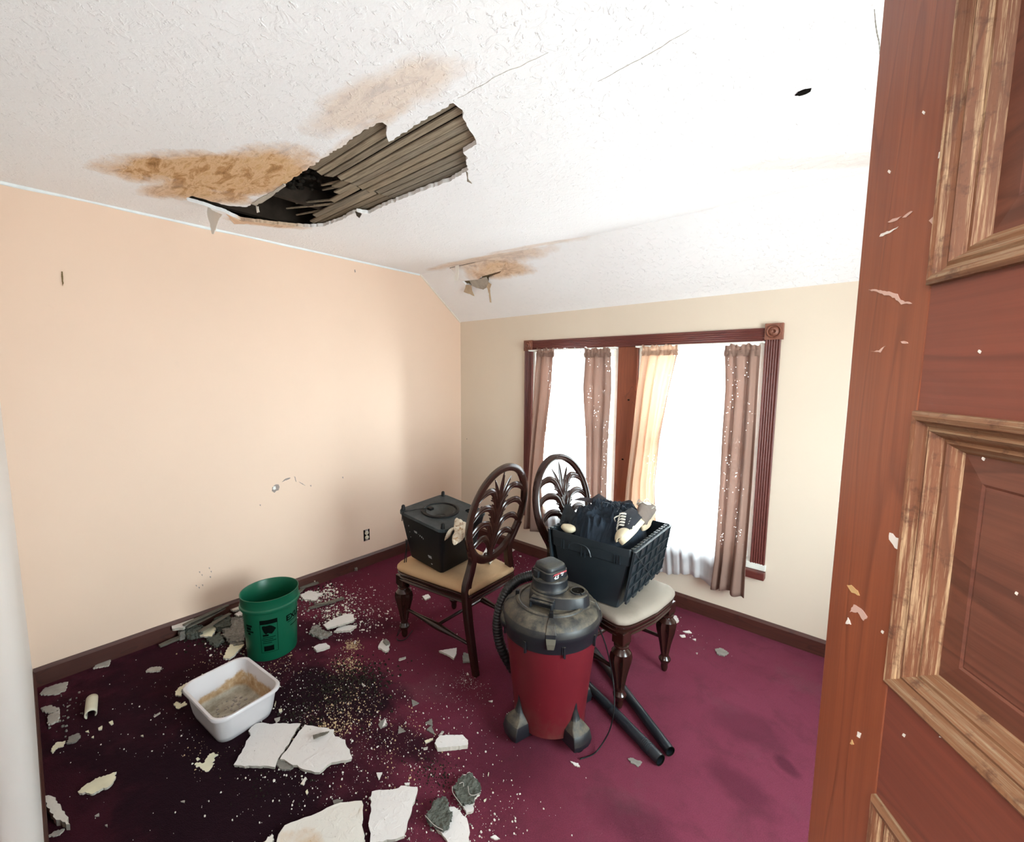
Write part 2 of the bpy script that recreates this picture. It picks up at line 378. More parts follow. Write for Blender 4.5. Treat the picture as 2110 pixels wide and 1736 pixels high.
e = bmesh.ops.extrude_face_region(bm, geom=bm.faces[:]); vv = [x for x in e['geom'] if isinstance(x, bmesh.types.BMVert)]
bmesh.ops.translate(bm, vec=(0, 0, TH), verts=vv)
ceil = struct('ceiling', bm, M_CEIL)
# sloped part: coordinates (x, s) with s along the slope
SD = Vector((0, YB-YS, ZK-ZC)); SL = SD.length; SD.normalize(); SN = Vector((0, -SD.z, SD.y)); SN = -SN if SN.z < 0 else SN
def on_slope(px, py):
    d = ray(px, py); o = Vector((0, YS, ZC)); k = (o-CAM).dot(SN)/d.dot(SN); P = CAM+d*k; return (P.x, (P-o).dot(SD))
def slp(x, s, n=0): return Vector((x, YS, ZC))+SD*s+SN*n
z8 = lambda x, y: (840+x/7.536, 480+y/7.536)
g1 = [on_slope(*z8(*q)) for q in [(830,735),(905,805),(1010,812),(1100,840),(1190,857),(1245,830),(1262,690),(1350,655),(1430,625),(1462,580),(1300,620),(1180,650),(1140,700),(1010,712),(900,730)]]
g1 = rough_poly(g1, .003, .012, 5)
g2 = [on_slope(*z8(*q)) for q in [(640,512),(720,516),(800,496),(900,468),(1030,436),(900,445),(800,478),(730,500)]]
g2 = [(x, max(.008, s)) for x, s in g2]
bm = bmesh.new(); ringed(bm, [(XL-.1, 0), (XR+.1, 0), (XR+.1, SL+.05), (XL-.1, SL+.05)], [g1], lambda p: slp(p[0], p[1]))
e = bmesh.ops.extrude_face_region(bm, geom=bm.faces[:]); vv = [x for x in e['geom'] if isinstance(x, bmesh.types.BMVert)]
bmesh.ops.translate(bm, vec=SN*TH, verts=vv)
slope = struct('ceiling_slope', bm, M_CEIL)
# board behind the small tear, and the torn flaps
M_TORN = simple('torn_brown_backing', (.22, .16, .09), .9, .1, var=.35, vscale=25, bump=.6)
cx = sum(q[0] for q in g1)/len(g1); cs = sum(q[1] for q in g1)/len(g1)
bm = bmesh.new(); vs = [bm.verts.new(slp(cx+a*.42, cs+b*.14, TH+.004+n)) for n in (0, .01) for a, b in ((-1, -1), (1, -1), (1, 1), (-1, 1))]
bm.faces.new(vs[:4]); bm.faces.new(vs[4:][::-1])
for i in range(4): bm.faces.new((vs[i], vs[(i+1) % 4], vs[4+(i+1) % 4], vs[4+i]))
obj('backing_board', bm, M_TORN, slope)
def sheet(name, pts, th, mat, parent, conv=lambda p: p, rough=.002, seed=0, smooth=None):
    """thin flap with real thickness; pts: closed outline of 3D points"""
    bm = bmesh.new(); P = [Vector(p) for p in pts]; n = (P[1]-P[0]).cross(P[-1]-P[0]).normalized()
    rg = random.Random(seed); out = []
    for i in range(len(P)):
        a, b = P[i], P[(i+1) % len(P)]; k = max(1, min(6, int((b-a).length/.012)))
        for j in range(k):
            q = a.lerp(b, j/k); out.append(q+Vector((rg.uniform(-rough, rough), rg.uniform(-rough, rough), rg.uniform(-rough, rough)))*(1 if j else 0))
    A = [bm.verts.new(q) for q in out]; B = [bm.verts.new(q+n*th) for q in out]; m = len(A)
    bm.faces.new(A[::-1]); bm.faces.new(B)
    for i in range(m): bm.faces.new((A[i], A[(i+1) % m], B[(i+1) % m], B[i]))
    return obj(name, bm, mat, parent)
def slp_px(px, py, n): x, s = on_slope(px, py); return slp(x, s, n)
# curled grey flap inside the tear
f = [(960,725),(1060,705),(1150,700),(1225,680),(1265,740),(1250,820),(1190,855),(1080,830),(1020,805)]
M_FLAPG = simple('grey_torn_paper', (.42, .37, .31), .9, .1, var=.3, vscale=30, bump=.4)
M_FLAPW = simple('white_torn_paint', (.80, .79, .76), .8, .15, var=.05)
M_FLAPB = simple('tan_torn_paper', (.52, .40, .28), .9, .1, var=.25, vscale=20)
sheet('torn_flap', [slp_px(*z8(*q), -.004-.0001*(q[1]-680)) for q in f], .0015, M_FLAPG, slope)
tp_ = [(0, 640, 512), (.2, 760, 500), (.4, 900, 460), (.6, 1080, 425), (.8, 1300, 430), (1, 1520, 450)]
bt_ = [(0, 800, 700), (.12, 860, 731), (.3, 1010, 712), (.45, 1135, 697), (.55, 1180, 650), (.75, 1310, 617), (1, 1470, 578)]
bm = bmesh.new(); rows = []
for j in range(13):
    row = []; v_ = j/12
    for i in range(41):
        u = i/40; a_ = interp(tp_, u); b_ = interp(bt_, u); x_, s_ = on_slope(*z8(a_[0]+(b_[0]-a_[0])*v_, a_[1]+(b_[1]-a_[1])*v_)); s_ = max(.004, s_)
        sag = (math.sin(PI*u)**.6 if 0 < u < 1 else 0)*(.030*v_**1.3)+.004*abs(noise.noise(Vector((u*9, v_*4, 0))))*math.sin(PI*u)
        row.append(bm.verts.new(slp(x_, s_-.010*v_*math.sin(PI*u)+(.004*noise.noise(Vector((u*40, 0, 0))) if j == 12 else 0), -.0012-sag)))
    rows.append(row)
for a, b in zip(rows[:-1], rows[1:]):
    for i in range(40): bm.faces.new((a[i], a[i+1], b[i+1], b[i]))
sg = obj('sagging_plaster', bm, M_CEIL, slope, smooth=180); s_ = sg.modifiers.new('t', 'SOLIDIFY'); s_.thickness = .004; s_.offset = 0
def hang(name, outline, mat, parent, depth_y, th=.0015, seed=1):
    """strip hanging straight down in a vertical plane at y=depth_y"""
    sheet(name, [ony(*q, depth_y) for q in outline], th, mat, parent, seed=seed)
yt = slp_px(938, 545, 0).y
hang('hanging_paint_strip', [z8(*q) for q in [(738,455),(795,480),(790,700),(775,745),(725,752),(716,690),(740,630)]], M_FLAPW, slope, yt-.004)
yt = slp_px(960, 588, 0).y
hang('hanging_paint_strip', [z8(*q) for q in [(905,808),(985,812),(1000,900),(1035,985),(975,955),(870,920)]], M_FLAPB, slope, yt-.006, seed=4)
yt = slp_px(1008, 580, 0).y
hang('hanging_paint_strip', [z8(*q) for q in [(1255,765),(1300,800),(1275,870),(1285,960),(1300,1085),(1275,1080),(1262,950),(1240,870),(1225,840)]], M_FLAPB, slope, yt-.006, seed=6)
bm = bmesh.new(); prism(bm, [(0, 0)], 0, 0) if 0 else None
M_CRACK = simple('crack_shadow', (.05, .04, .03), .95, .05)
def strip3(name, P, w, mat, parent, nrm, lift=.0012):
    bm = bmesh.new(); P = [Vector(p) for p in P]; rings = []
    for i, q in enumerate(P):
        t = (P[min(i+1, len(P)-1)]-P[max(i-1, 0)]).normalized(); s = t.cross(Vector(nrm)).normalized()
        ww = w*(.35+.65*math.sin(PI*(i+.3)/(len(P)-.4)))*(1+.4*math.sin(i*2.3)); n = Vector(nrm)*lift
        rings.append([q-s*ww, q-s*ww+n, q+s*ww+n, q+s*ww])
    loft(bm, rings); return obj(name, bm, mat, parent)
SNd = -SN
strip3('crack', [slp(*(lambda a: (a[0], max(a[1], .003)))(on_slope(*z8(*q)))) for q in [(630,512),(720,510),(800,488),(880,462),(950,444),(1035,434)]], .0065, M_CRACK, slope, SNd)
def ceilpath(pts, n=10, amp=.004):
    P = smoothpath([onz(*q, ZC) for q in pts], n); return [q+Vector((0, amp*noise.noise(q*30), 0)) for q in P]
strip3('crack', ceilpath([(944,203),(985,180),(1030,153),(1075,135),(1130,108)]), .0011, simple('fine_crack', (.55, .52, .48), .9, .1), ceil, (0, 0, -1), .0006)
strip3('crack', ceilpath([(1232,168),(1300,132),(1360,98),(1425,58)]), .0012, simple('fine_crack_two', (.45, .42, .38), .9, .1), ceil, (0, 0, -1), .0006)
strip3('crack', ceilpath([(1802,20),(1806,60),(1812,90),(1813,120)]), .0012, simple('crack_grey', (.22, .2, .17), .9), ceil, (0, 0, -1), .0006)
# little hole right of the middle, its dark depth drawn as a black disc
q = onz(1656, 189, ZC); bm = bmesh.new()
prism(bm, [(q.x+.019*math.cos(k*PI/7)*(1+.2*math.sin(k*3)), q.y+.013*math.sin(k*PI/7)) for k in range(14)], ZC-.0035, ZC+.0005)
obj('dark_hole_disc', bm, M_DARK, ceil)
# lifted plaster lips and hanging shreds round the hole
z1 = lambda x, y: (350+x/3.014, 180+y/3.014)
for i, (pl, m) in enumerate([([(235,745),(265,765),(325,790),(300,830),(275,905),(262,912),(250,850),(232,790)], M_FLAPW),
                ([(1150,770),(1190,785),(1175,812),(1160,800)], M_OLDW), ([(1838,520),(1850,530),(1850,565),(1875,600),(1845,585)], M_FLAPG), ([(533,735),(548,740),(555,775),(540,780)], M_FLAPW)]):
    y0 = onz(*z1(*pl[0]), ZC).y
    hang('hanging_plaster_shred', [z1(*q) for q in pl], m, ceil, y0, .0025, 20+i)
pl = [(505,726),(560,690),(640,650),(705,600),(720,615),(650,665),(580,715),(530,735)]
sheet('lifted_plaster_lip', [onz(*z1(*q), ZC-.003-.0001*i) for i, q in enumerate(pl)], .010, M_PLE, ceil, seed=31)
pl = [(350,790),(440,835),(600,855),(640,862),(520,850),(400,850),(370,815)]
sheet('lifted_plaster_lip', [onz(*z1(*q), ZC-.004) for q in pl], .003, simple('peeled_orange_paint', (.70, .48, .33), .8), ceil, seed=33)
# laths: each its own piece
rg = random.Random(5); y = .905; k = 0
while y < 1.42:
    w = .034+rg.uniform(-.003, .003); zz = ZC+TH+.002+rg.uniform(0, .003)
    segs = []
    xj = -1.985+rg.uniform(-.012, .012)
    segs.append((xj+.004, -1.02+rg.uniform(0, .06)))
    if y > 1.085:
        xe = interp([(1.08, -2.06), (1.13, -2.14), (1.18, -2.16), (1.23, -2.60), (1.30, -2.74), (1.45, -2.95)], y)[0]+rg.uniform(-.05, .03)
        segs.append((xe, xj-.009))
    for (x0, x1) in segs:
        zz += .004 if x1 < -1.9 else 0; bm = bmesh.new(); n = 8; rings = []; sk = rg.uniform(-.0018, .0018); jag = rg.uniform(-.012, .012)
        for i in range(n+1):
            x = x0+(x1-x0)*i/n; yy = y+.0025*noise.noise(Vector((x*3, y*9, 0)))+sk*i/n*3; dz = .003*noise.noise(Vector((x*2, y*7, 3)))
            j = jag if i in (0, n) else 0
            rings.append([(x+j, yy, zz+dz), (x-j, yy+w, zz+dz), (x-j, yy+w, zz+dz+.008), (x+j, yy, zz+dz+.008)])
        loft(bm, rings); obj('lath', bm, M_LATH, ceil, bevel=.0012, seg=1)
    y += w+.0058+rg.uniform(-.001, .004); k += 1
# some broken ends dangling into the dark void
for i, (x0, y0, x1, y1) in enumerate([(-2.02, 1.12, -2.17, 1.10), (-2.02, 1.16, -2.22, 1.13), (-2.3, 1.24, -2.62, 1.12), (-2.35, 1.27, -2.68, 1.20), (-2.25, 1.21, -2.5, 1.12)]):
    bm = bmesh.new(); d = Vector((x1-x0, y1-y0, 0)).normalized(); s = Vector((-d.y, d.x, 0))*.010; zz = ZC+TH+.014
    rings = []
    for j in range(5):
        p0 = Vector((x0, y0, zz)).lerp(Vector((x1, y1, zz+.015)), j/4); f_ = 1-.18*j
        rings.append([p0-s*f_, p0+s*f_, p0+s*f_+Vector((0, 0, .006)), p0-s*f_+Vector((0, 0, .006))])
    loft(bm, rings); obj('broken_lath', bm, M_LATH, ceil)
for i, x in enumerate((-2.86, -2.45, -1.985, -1.55, -1.12)):
    bm = bmesh.new(); bxx(bm, x-.02, x+.02, .6, 1.7, ZC+.04, ZC+.19); obj('joist', bm, M_JOIST, ceil)
bm = bmesh.new()
for q in [(-3.2, -.9, .55, .60, ZC+TH, ZC+.24), (-3.2, -.9, 1.7, 1.75, ZC+TH, ZC+.24), (-3.25, -3.2, .55, 1.75, ZC+TH, ZC+.24), (-.95, -.9, .6, 1.7, ZC+TH, ZC+.24), (-3.25, -.9, .55, 1.75, ZC+.24, ZC+.27)]: bxx(bm, *q)
obj('attic_void', bm, M_DARK, ceil)
# black soot lumps in the void
bm = bmesh.new(); rg = random.Random(9)
for i in range(260):
    x = rg.gauss(-2.25, .16); yy = rg.gauss(1.03, .07); s = rg.uniform(.006, .022)
    bmesh.ops.create_icosphere(bm, subdivisions=1, radius=s, matrix=Matrix.Translation((x, yy, ZC+.11+rg.uniform(-.03, .03))) @ Matrix.Diagonal((1, rg.uniform(.5, 1.2), .5, 1)))
bxx(bm, -2.7, -1.95, .75, 1.3, ZC+.125, ZC+.14)
tag(obj('soot_clumps', bm, simple('soot', (.018, .015, .012), .95, .1, var=.6, vscale=60, bump=.8), ceil), kind='stuff')

# white paint line under the ceiling, along the left wall; baseboards
def trimbox(name, q, mat, bev=.002, **k): b = bmesh.new(); bxx(b, *q); return struct(name, b, mat, bevel=bev)
bm = bmesh.new(); rings = []
for i in range(41):
    yy = -.0+(YS-.01)*i/40; w = .012+.006*noise.noise(Vector((yy*4, 0, 0)))
    rings.append([(XL, yy, ZC), (XL+.006, yy, ZC), (XL+.004, yy, ZC-w*.8), (XL, yy, ZC-w)])
loft(bm, rings); struct('trim_1', bm, simple('ceiling_edge_paint', (.74, .80, .82), .6))
bm = bmesh.new(); rings = []
for i in range(13):
    P = slp(XL, SL*i/12, 0); rings.append([P, P+Vector((.006, 0, 0)), P+Vector((.005, 0, 0))-SN*.010, P-SN*.012])
loft(bm, rings); struct('trim_2', bm, simple('slope_edge_paint', (.72, .66, .58), .6))
def baseboard(name, a, b, nrm, h=.098, th=.016, mat=M_BASE):
    bm = bmesh.new(); a = Vector(a); b = Vector(b); n = 30; nv = Vector(nrm); rings = []
    for i in range(n+1):
        P = a.lerp(b, i/n); hh = h+.003*noise.noise(P*5)
        rings.append([P, P+nv*th, P+nv*th+Vector((0, 0, hh-.016)), P+nv*(th*.55)+Vector((0, 0, hh-.006)), P+nv*(th*.3)+Vector((0, 0, hh)), P+Vector((0, 0, hh))])
    loft(bm, rings); return struct(name, bm, mat)
baseboard('baseboard_left', (XL, .0, 0), (XL, YB, 0), (1, 0, 0))
baseboard('baseboard_back', (XL+.016, YB, 0), (XR, YB, 0), (0, -1, 0), mat=m_wood('red_brown_baseboard_cross', (.090, .026, .017), (.062, .019, .013), (.028, .009, .008), 'x', .45))
baseboard('baseboard_right', (XR, YB-.016, 0), (XR, .0, 0), (-1, 0, 0))
baseboard('baseboard_near', (XL+.016, -.0035, 0), (-.46, -.042, 0), (0, 1, 0), h=.09, th=.009)

# ------------------------------------------------------------------ windows
def sash(name, x0, x1, z0, z1, y, parent, rail=.045):
    bm = bmesh.new()
    for q in [(x0, x0+rail, z0, z1), (x1-rail, x1, z0, z1), (x0+rail, x1-rail, z0, z0+rail), (x0+rail, x1-rail, z1-rail, z1)]: bxx(bm, q[0], q[1], y, y+.03, q[2], q[3])
    s = obj(name, bm, M_WHITE, parent, bevel=.003); bm = bmesh.new(); bxx(bm, x0+rail, x1-rail, y+.012, y+.016, z0+rail, z1-rail)
    obj('pane', bm, M_GLASS, s); return s
t = NT('window_glass'); tr = t.n.new('ShaderNodeBsdfTransparent'); gl = t.n.new('ShaderNodeBsdfGlossy'); gl.inputs['Roughness'].default_value = .03
tr.inputs[0].default_value = (.93, .96, .94, 1); mx = t.n.new('ShaderNodeMixShader'); fr = t.n.new('ShaderNodeFresnel'); fr.inputs[0].default_value = 1.2
t.link(fr.outputs[0], mx.inputs[0]); t.link(tr.outputs[0], mx.inputs[1]); t.link(gl.outputs[0], mx.inputs[2]); t.link(mx.outputs[0], t.out.inputs[0]); M_GLASS = t.m
def window(name, x0, x1):
    bm = bmesh.new()
    for q in [(x0, x0+.025, WZ0, WZ1), (x1-.025, x1, WZ0, WZ1), (x0+.025, x1-.025, WZ1-.025, WZ1), (x0+.025, x1-.025, WZ0, WZ0+.03)]: bxx(bm, q[0], q[1], YB+.002, YB+.118, q[2], q[3])
    w = struct(name, bm, M_WHITE, bevel=.002); mid = 1.13
    sash('sash', x0+.026, x1-.026, mid-.02, WZ1-.026, YB+.072, w); sash('sash', x0+.026, x1-.026, WZ0+.031, mid+.025, YB+.036, w); return w
window('window_1', WX0, MX0); window('window_2', MX1, WX1)
# side window
bm = bmesh.new()
for q in [(RY0, RY0+.05, RZ0, RZ1), (RY1-.05, RY1, RZ0, RZ1), (RY0+.05, RY1-.05, RZ1-.05, RZ1), (RY0+.05, RY1-.05, RZ0, RZ0+.05), (RY0+.05, RY1-.05, 1.28, 1.33)]: bxx(bm, XR+.03, XR+.09, q[0], q[1], q[2], q[3])
w3 = struct('window_3', bm, M_WHITE); bm = bmesh.new(); bxx(bm, XR+.058, XR+.062, RY0+.05, RY1-.05, RZ0+.05, 1.28); bxx(bm, XR+.058, XR+.062, RY0+.05, RY1-.05, 1.33, RZ1-.05); obj('pane', bm, M_GLASS, w3)
# fluted casings
def fluted(name, x0, x1, z0, z1, horiz=False, mat=None, th=.020, nfl=5):
    bm = bmesh.new(); w = (z1-z0) if horiz else (x1-x0); n = nfl*6; prof = [(0, 0), (0, th*.85), (.004, th)]
    for i in range(n+1):
        u = i/n; d = th-.0042*abs(math.sin(PI*nfl*u)) ; prof.append((.008+(w-.016)*u, d))
    prof += [(w-.004, th), (w, th*.85), (w, 0)]
    if horiz: rings = [[(x, YB-d, z0+u) for u, d in prof] for x in (x0, x1)]
    else: rings = [[(x0+u, YB-d, z) for u, d in prof] for z in (z0, z1)]
    loft(bm, rings); return struct(name, bm, mat)
fluted('trim_3', -2.346, -2.266, .45, 1.800, mat=M_TRIM)
fluted('trim_4', -.540, -.460, .45, 1.812, mat=M_TRIM)
fluted('trim_5', -2.264, -.545, 1.800, 1.880, True, M_TRIMX)
bm = bmesh.new(); bxx(bm, MX0+.004, MX1-.004, YB-.014, YB+.10, .45, 1.80); mull = struct('trim_6', bm, M_MULL, bevel=.003)
for (dx, dz) in ((.03, 1.42), (-.02, .98)):
    bm = bmesh.new(); bmesh.ops.create_uvsphere(bm, u_segments=12, v_segments=6, radius=1, matrix=Matrix.Translation(((MX0+MX1)/2+dx*.6, YB-.014, dz)) @ Matrix.Diagonal((.009, .0012, .006, 1))); obj('knot', bm, M_DARK, mull)
def rosette(name, cx, cz, s):
    bm = bmesh.new(); bxx(bm, cx-s/2, cx+s/2, YB-.027, YB, cz-s/2, cz+s/2)
    b = struct(name, bm, M_ROS, bevel=.002); bm = bmesh.new(); r = s*.40
    lathe(bm, [(r, 0), (r, .007), (r*.92, .010), (r*.80, .003), (r*.72, .001), (r*.55, .010), (r*.32, .013), (r*.22, .004), (r*.05, .001)], 28)
    bmesh.ops.transform(bm, matrix=Matrix.Translation((cx, YB-.0268, cz)) @ Matrix.Rotation(R(90), 4, 'X'), verts=bm.verts[:])
    obj('turned_disc', bm, M_ROS, b, smooth=50)
rosette('trim_7', -2.306, 1.840, .088); rosette('trim_8', -.496, 1.856, .094)
bm = bmesh.new(); bxx(bm, -2.36, -.452, YB-.020, YB, .413, .452); bxx(bm, -2.33, -.47, YB, YB+.1, .425, .439) if 0 else None
struct('trim_9', bm, simple('chipped_white_sill_paint', (.70, .70, .64), .6, var=.25, vscale=12), bevel=.003)
bm = bmesh.new(); bxx(bm, -2.37, -.452, YB-.050, YB, .362, .412); struct('trim_10', bm, M_TRIMX, bevel=.006)

# curtains
def m_cloth(name, col, transl, transp, holes=0, weave=.2):
    t = NT(name); v = t.map(); n = t.noise(v, 9, 4)
    c = t.mix(n, tuple(x*.88 for x in col), col)
    d = t.n.new('ShaderNodeBsdfDiffuse'); tl = t.n.new('ShaderNodeBsdfTranslucent'); tp = t.n.new('ShaderNodeBsdfTransparent')
    t.link(c, d.inputs[0]); t.link(c, tl.inputs[0]); a = t.n.new('ShaderNodeMixShader'); a.inputs[0].default_value = transl
    t.link(d.outputs[0], a.inputs[1]); t.link(tl.outputs[0], a.inputs[2]); b = t.n.new('ShaderNodeMixShader'); b.inputs[0].default_value = transp
    if holes:
        vo = t.n.new('ShaderNodeTexVoronoi'); vo.inputs['Scale'].default_value = 90; t.link(t.map((1, .01, .8)), vo.inputs['Vector'])
        h = t.ramp(vo.outputs['Distance'], [(.10, 1), (.16, 0)]); msk = t.ramp(t.noise(t.map((6, .01, 1.2)), 3, 4), [(.50, 0), (.56, 1)])
        t.link(t.math('ADD', t.math('MULTIPLY', t.math('MULTIPLY', h, msk), .8), transp), b.inputs[0])
    t.link(a.outputs[0], b.inputs[1]); t.link(tp.outputs[0], b.inputs[2])
    bp = t.n.new('ShaderNodeBump'); bp.inputs['Strength'].default_value = .25; bp.inputs['Distance'].default_value = .003; t.link(t.noise(t.map((40, 40, 8)), 4, 4), bp.inputs['Height'])
    t.link(bp.outputs[0], d.inputs['Normal']); t.link(b.outputs[0], t.out.inputs[0]); return t.m
M_TAUPE = m_cloth('taupe_curtain_cloth', (.36, .235, .19), .32, .03, holes=1)
M_BEIGE = m_cloth('beige_curtain_cloth', (.66, .48, .37), .50, .05, holes=1)
M_SHEER = m_cloth('white_sheer_cloth', (.88, .88, .90), .55, .30)
M_LINING = m_cloth('pale_lining_cloth', (.80, .66, .54), .6, .10)
YC = 2.885
def curtain(name, edges, pleats, amp, mat, label, seed=0, ytop=YC, ybot=YC-.03, skew=0, hem=.0):
    """edges: list of (z, xl, xr) from bottom to top"""
    amp *= 1.35; bm = bmesh.new(); nu = max(40, pleats*12); nv = 46; z0 = edges[0][0]; z1 = edges[-1][0]; rg = random.Random(seed); ph = [rg.uniform(0, 6) for _ in range(6)]
    rows = []
    for j in range(nv+1):
        v = j/nv; row = []
        for i in range(nu+1):
            u = i/nu; zb = z0+(hem*math.sin(u*7+ph[0])*(1-v)); z = zb+(z1-zb)*v; xl, xr = interp(edges, z); up = u+.04*math.sin(6*u+ph[1]+v*2)*(1-v)
            x = xl+(xr-xl)*u
            a = amp*(1.15-.55*v); y = ytop*v+ybot*(1-v)
            y += a*math.sin(2*PI*pleats*up+ph[2]+.9*math.sin(v*2+ph[3]))+a*.4*math.sin(2*PI*pleats*1.73*up+ph[4]-1.4*v)
            x += .5*a*math.cos(2*PI*pleats*up+ph[2])*(1-abs(2*u-1))
            y = min(y, YB-.057 if z < .48 else YB-.028)
            row.append(bm.verts.new((x, y, z)))
        rows.append(row)
    for a, b in zip(rows[:-1], rows[1:]):
        for i in range(nu): bm.faces.new((a[i], a[i+1], b[i+1], b[i]))
    o = obj(name, bm, mat, smooth=180); sol = o.modifiers.new('thickness', 'SOLIDIFY'); sol.thickness = .0012
    # gathered rod pocket and ruffle as a part
    bm = bmesh.new(); xl, xr = edges[-1][1:]; n = int((xr-xl)/.0045); rows = []
    prof = [(-.035, .003), (-.028, .0), (-.016, .009), (-.004, .010), (.004, .001), (.012, .004), (.024, .010), (.032, .014)]
    for (dz, dy) in prof:
        row = []
        for i in range(n+1):
            u = i/n; x = xl+(xr-xl)*u; w = math.sin(i*1.05+ph[5])+.6*math.sin(i*.47+ph[1]); k = dy*.45 if dz < .006 else dy*.9
            row.append(bm.verts.new((x+.002*math.sin(i*.9+dz*90), ytop-dy*.5-k*w*.5-.003, z1+dz+(.006*math.sin(i*.33+ph[0])+.004*math.sin(i*.9) if dz > .006 else 0))))
        rows.append(row)
    for a, b in zip(rows[:-1], rows[1:]):
        for i in range(n): bm.faces.new((a[i], a[i+1], b[i+1], b[i]))
    h = obj('gathered_heading', bm, mat, o, smooth=180); sol = h.modifiers.new('thickness', 'SOLIDIFY'); sol.thickness = .0012
    return tag(o, label, 'curtain', 'curtains on the double window')
def cx(px, py, Y=YC): return ony(px, py, Y).x
def ED(rows): # rows: (py, pxl, pxr) measured at curtain plane -> (z,xl,xr)
    out = []
    for (py, a, b) in rows:
        A = ony(a, py, YC-.015); B = ony(b, py, YC-.015); out.append(((A.z+B.z)/2, A.x, B.x))
    return sorted(out)
curtain('curtain', ED([(727,1104,1140),(800,1101,1137),(900,1096,1126),(1000,1090,1120),(1095,1083,1130)]), 2, .014, M_TAUPE, 'narrow taupe curtain panel at the far left of the left window', 1)
curtain('sheer_curtain', ED([(727,1138,1208),(900,1126,1200),(1097,1120,1210)]), 5, .008, M_SHEER, 'white sheer curtain in the middle of the left window', 2, ytop=YC+.01, ybot=YC-.0)
curtain('curtain', ED([(727,1203,1256),(800,1198,1258),(900,1205,1252),(1000,1206,1250),(1120,1206,1250)]), 3, .010, M_TAUPE, 'narrow taupe curtain panel on the left window beside the central post', 3)
curtain('curtain', ED([(722,1322,1396),(800,1312,1378),(900,1303,1360),(1000,1292,1350),(1165,1280,1360)]), 4, .012, M_BEIGE, 'beige curtain panel just right of the central post', 4)
curtain('sheer_curtain', ED([(722,1392,1500),(900,1355,1492),(1050,1345,1485),(1190,1350,1482)]), 6, .010, M_SHEER, 'wide white sheer curtain in the middle of the right window', 5, hem=.022, ytop=YC+.01, ybot=YC-.0)
curtain('curtain', ED([(722,1492,1566),(800,1494,1561),(900,1488,1556),(1000,1484,1550),(1160,1474,1538),(1219,1466,1535)]), 3, .015, M_TAUPE, 'taupe curtain panel hanging lowest, at the right edge of the right window', 6, hem=.01)
def rod(x0, x1, lab):
    bm = bmesh.new(); tube(bm, [(x0, YC-.002, 1.796), (x1, YC-.002, 1.796)], .0045, 8)
    o = obj('curtain_rod', bm, M_WHITE, smooth=60); tag(o, lab, 'curtain rod')
    for x in (x0, x1):
        bm = bmesh.new(); bxx(bm, x-.003, x+.003, YC-.005, YB+.01, 1.790, 1.801); obj('bracket', bm, M_WHITE, o)
rod(WX0+.003, MX0-.003, 'thin white rod carrying the curtains of the left window'); rod(MX1+.003, WX1-.003, 'thin white rod carrying the curtains of the right window')

# ------------------------------------------------------------------ door (opened into the room, right of the camera)
E0 = Vector((-.027, .5994, 0)); dx = Vector((.5449, -.8385, 0)); dy = Vector((.8385, .5449, 0))
door = bpy.data.objects.new('door_1', None); COL.objects.link(door); door['kind'] = 'structure'
door.matrix_world = Matrix(((dx.x, dy.x, 0, E0.x), (dx.y, dy.y, 0, E0.y), (0, 0, 1, .012), (0, 0, 0, 1)))
DW, DT, ST, DH = .745, .035, .097, 2.03; Z0 = .012
pan = [(.217, .473), (.580, .836), (.943, 1.199), (1.3155, 1.571), (1.677, 1.935)]; pan = [(a-Z0, b-Z0) for a, b in pan]
for x0, x1 in ((0, ST), (DW-ST, DW)): bm = bmesh.new(); bxx(bm, x0, x1, 0, DT, 0, DH); obj('stile', bm, M_STILE, door, bevel=.0015)
zs = [0]+[z for p_ in pan for z in p_]+[DH]
for i in range(0, len(zs), 2): bm = bmesh.new(); bxx(bm, ST, DW-ST, .0004, DT, zs[i], zs[i+1]); obj('rail', bm, M_RAIL, door)
for (a, b) in pan:
    bm = bmesh.new(); x0, x1 = ST, DW-ST; bxx(bm, x0, x1, .016, .024, a, b)
    i1, i2 = .032, .052; v = []
    for (ins, yy) in ((i1, .0155), (i2, .0125), (i2+.002, .0135), (i2+.004, .0125)): v.append([(x0+ins, yy, a+ins), (x1-ins, yy, a+ins), (x1-ins, yy, b-ins), (x0+ins, yy, b-ins)])
    loft(bm, v); obj('panel', bm, M_PANEL, door)
    prof = [(0, .0), (.0005, -.0045), (.004, -.007), (.008, -.006), (.010, -.001), (.013, .0005), (.016, -.001), (.019, .003), (.022, .007), (.025, .0065), (.028, .010), (.032, .0155), (.032, .017), (0, .017)]
    cs_ = [(x0, a, 1, 1), (x1, a, -1, 1), (x1, b, -1, -1), (x0, b, 1, -1)]
    for k in range(4):
        c0, c1 = cs_[k], cs_[(k+1) % 4]; bm = bmesh.new()
        loft(bm, [[(c[0]+c[2]*d, yy, c[1]+c[3]*d) for d, yy in prof] for c in (c0, c1)])
        o = obj('moulding', bm, M_MOULD if k % 2 else None, door, smooth=25)
        if not k % 2: o.data.materials.clear(); o.data.materials.append(bpy.data.materials.get('worn_door_moulding_cross') or m_wood('worn_door_moulding_cross', (.30, .15, .07), (.22, .10, .05), (.12, .05, .025), 'x', .6, worn=(.33, .25, .16), bump=.6))
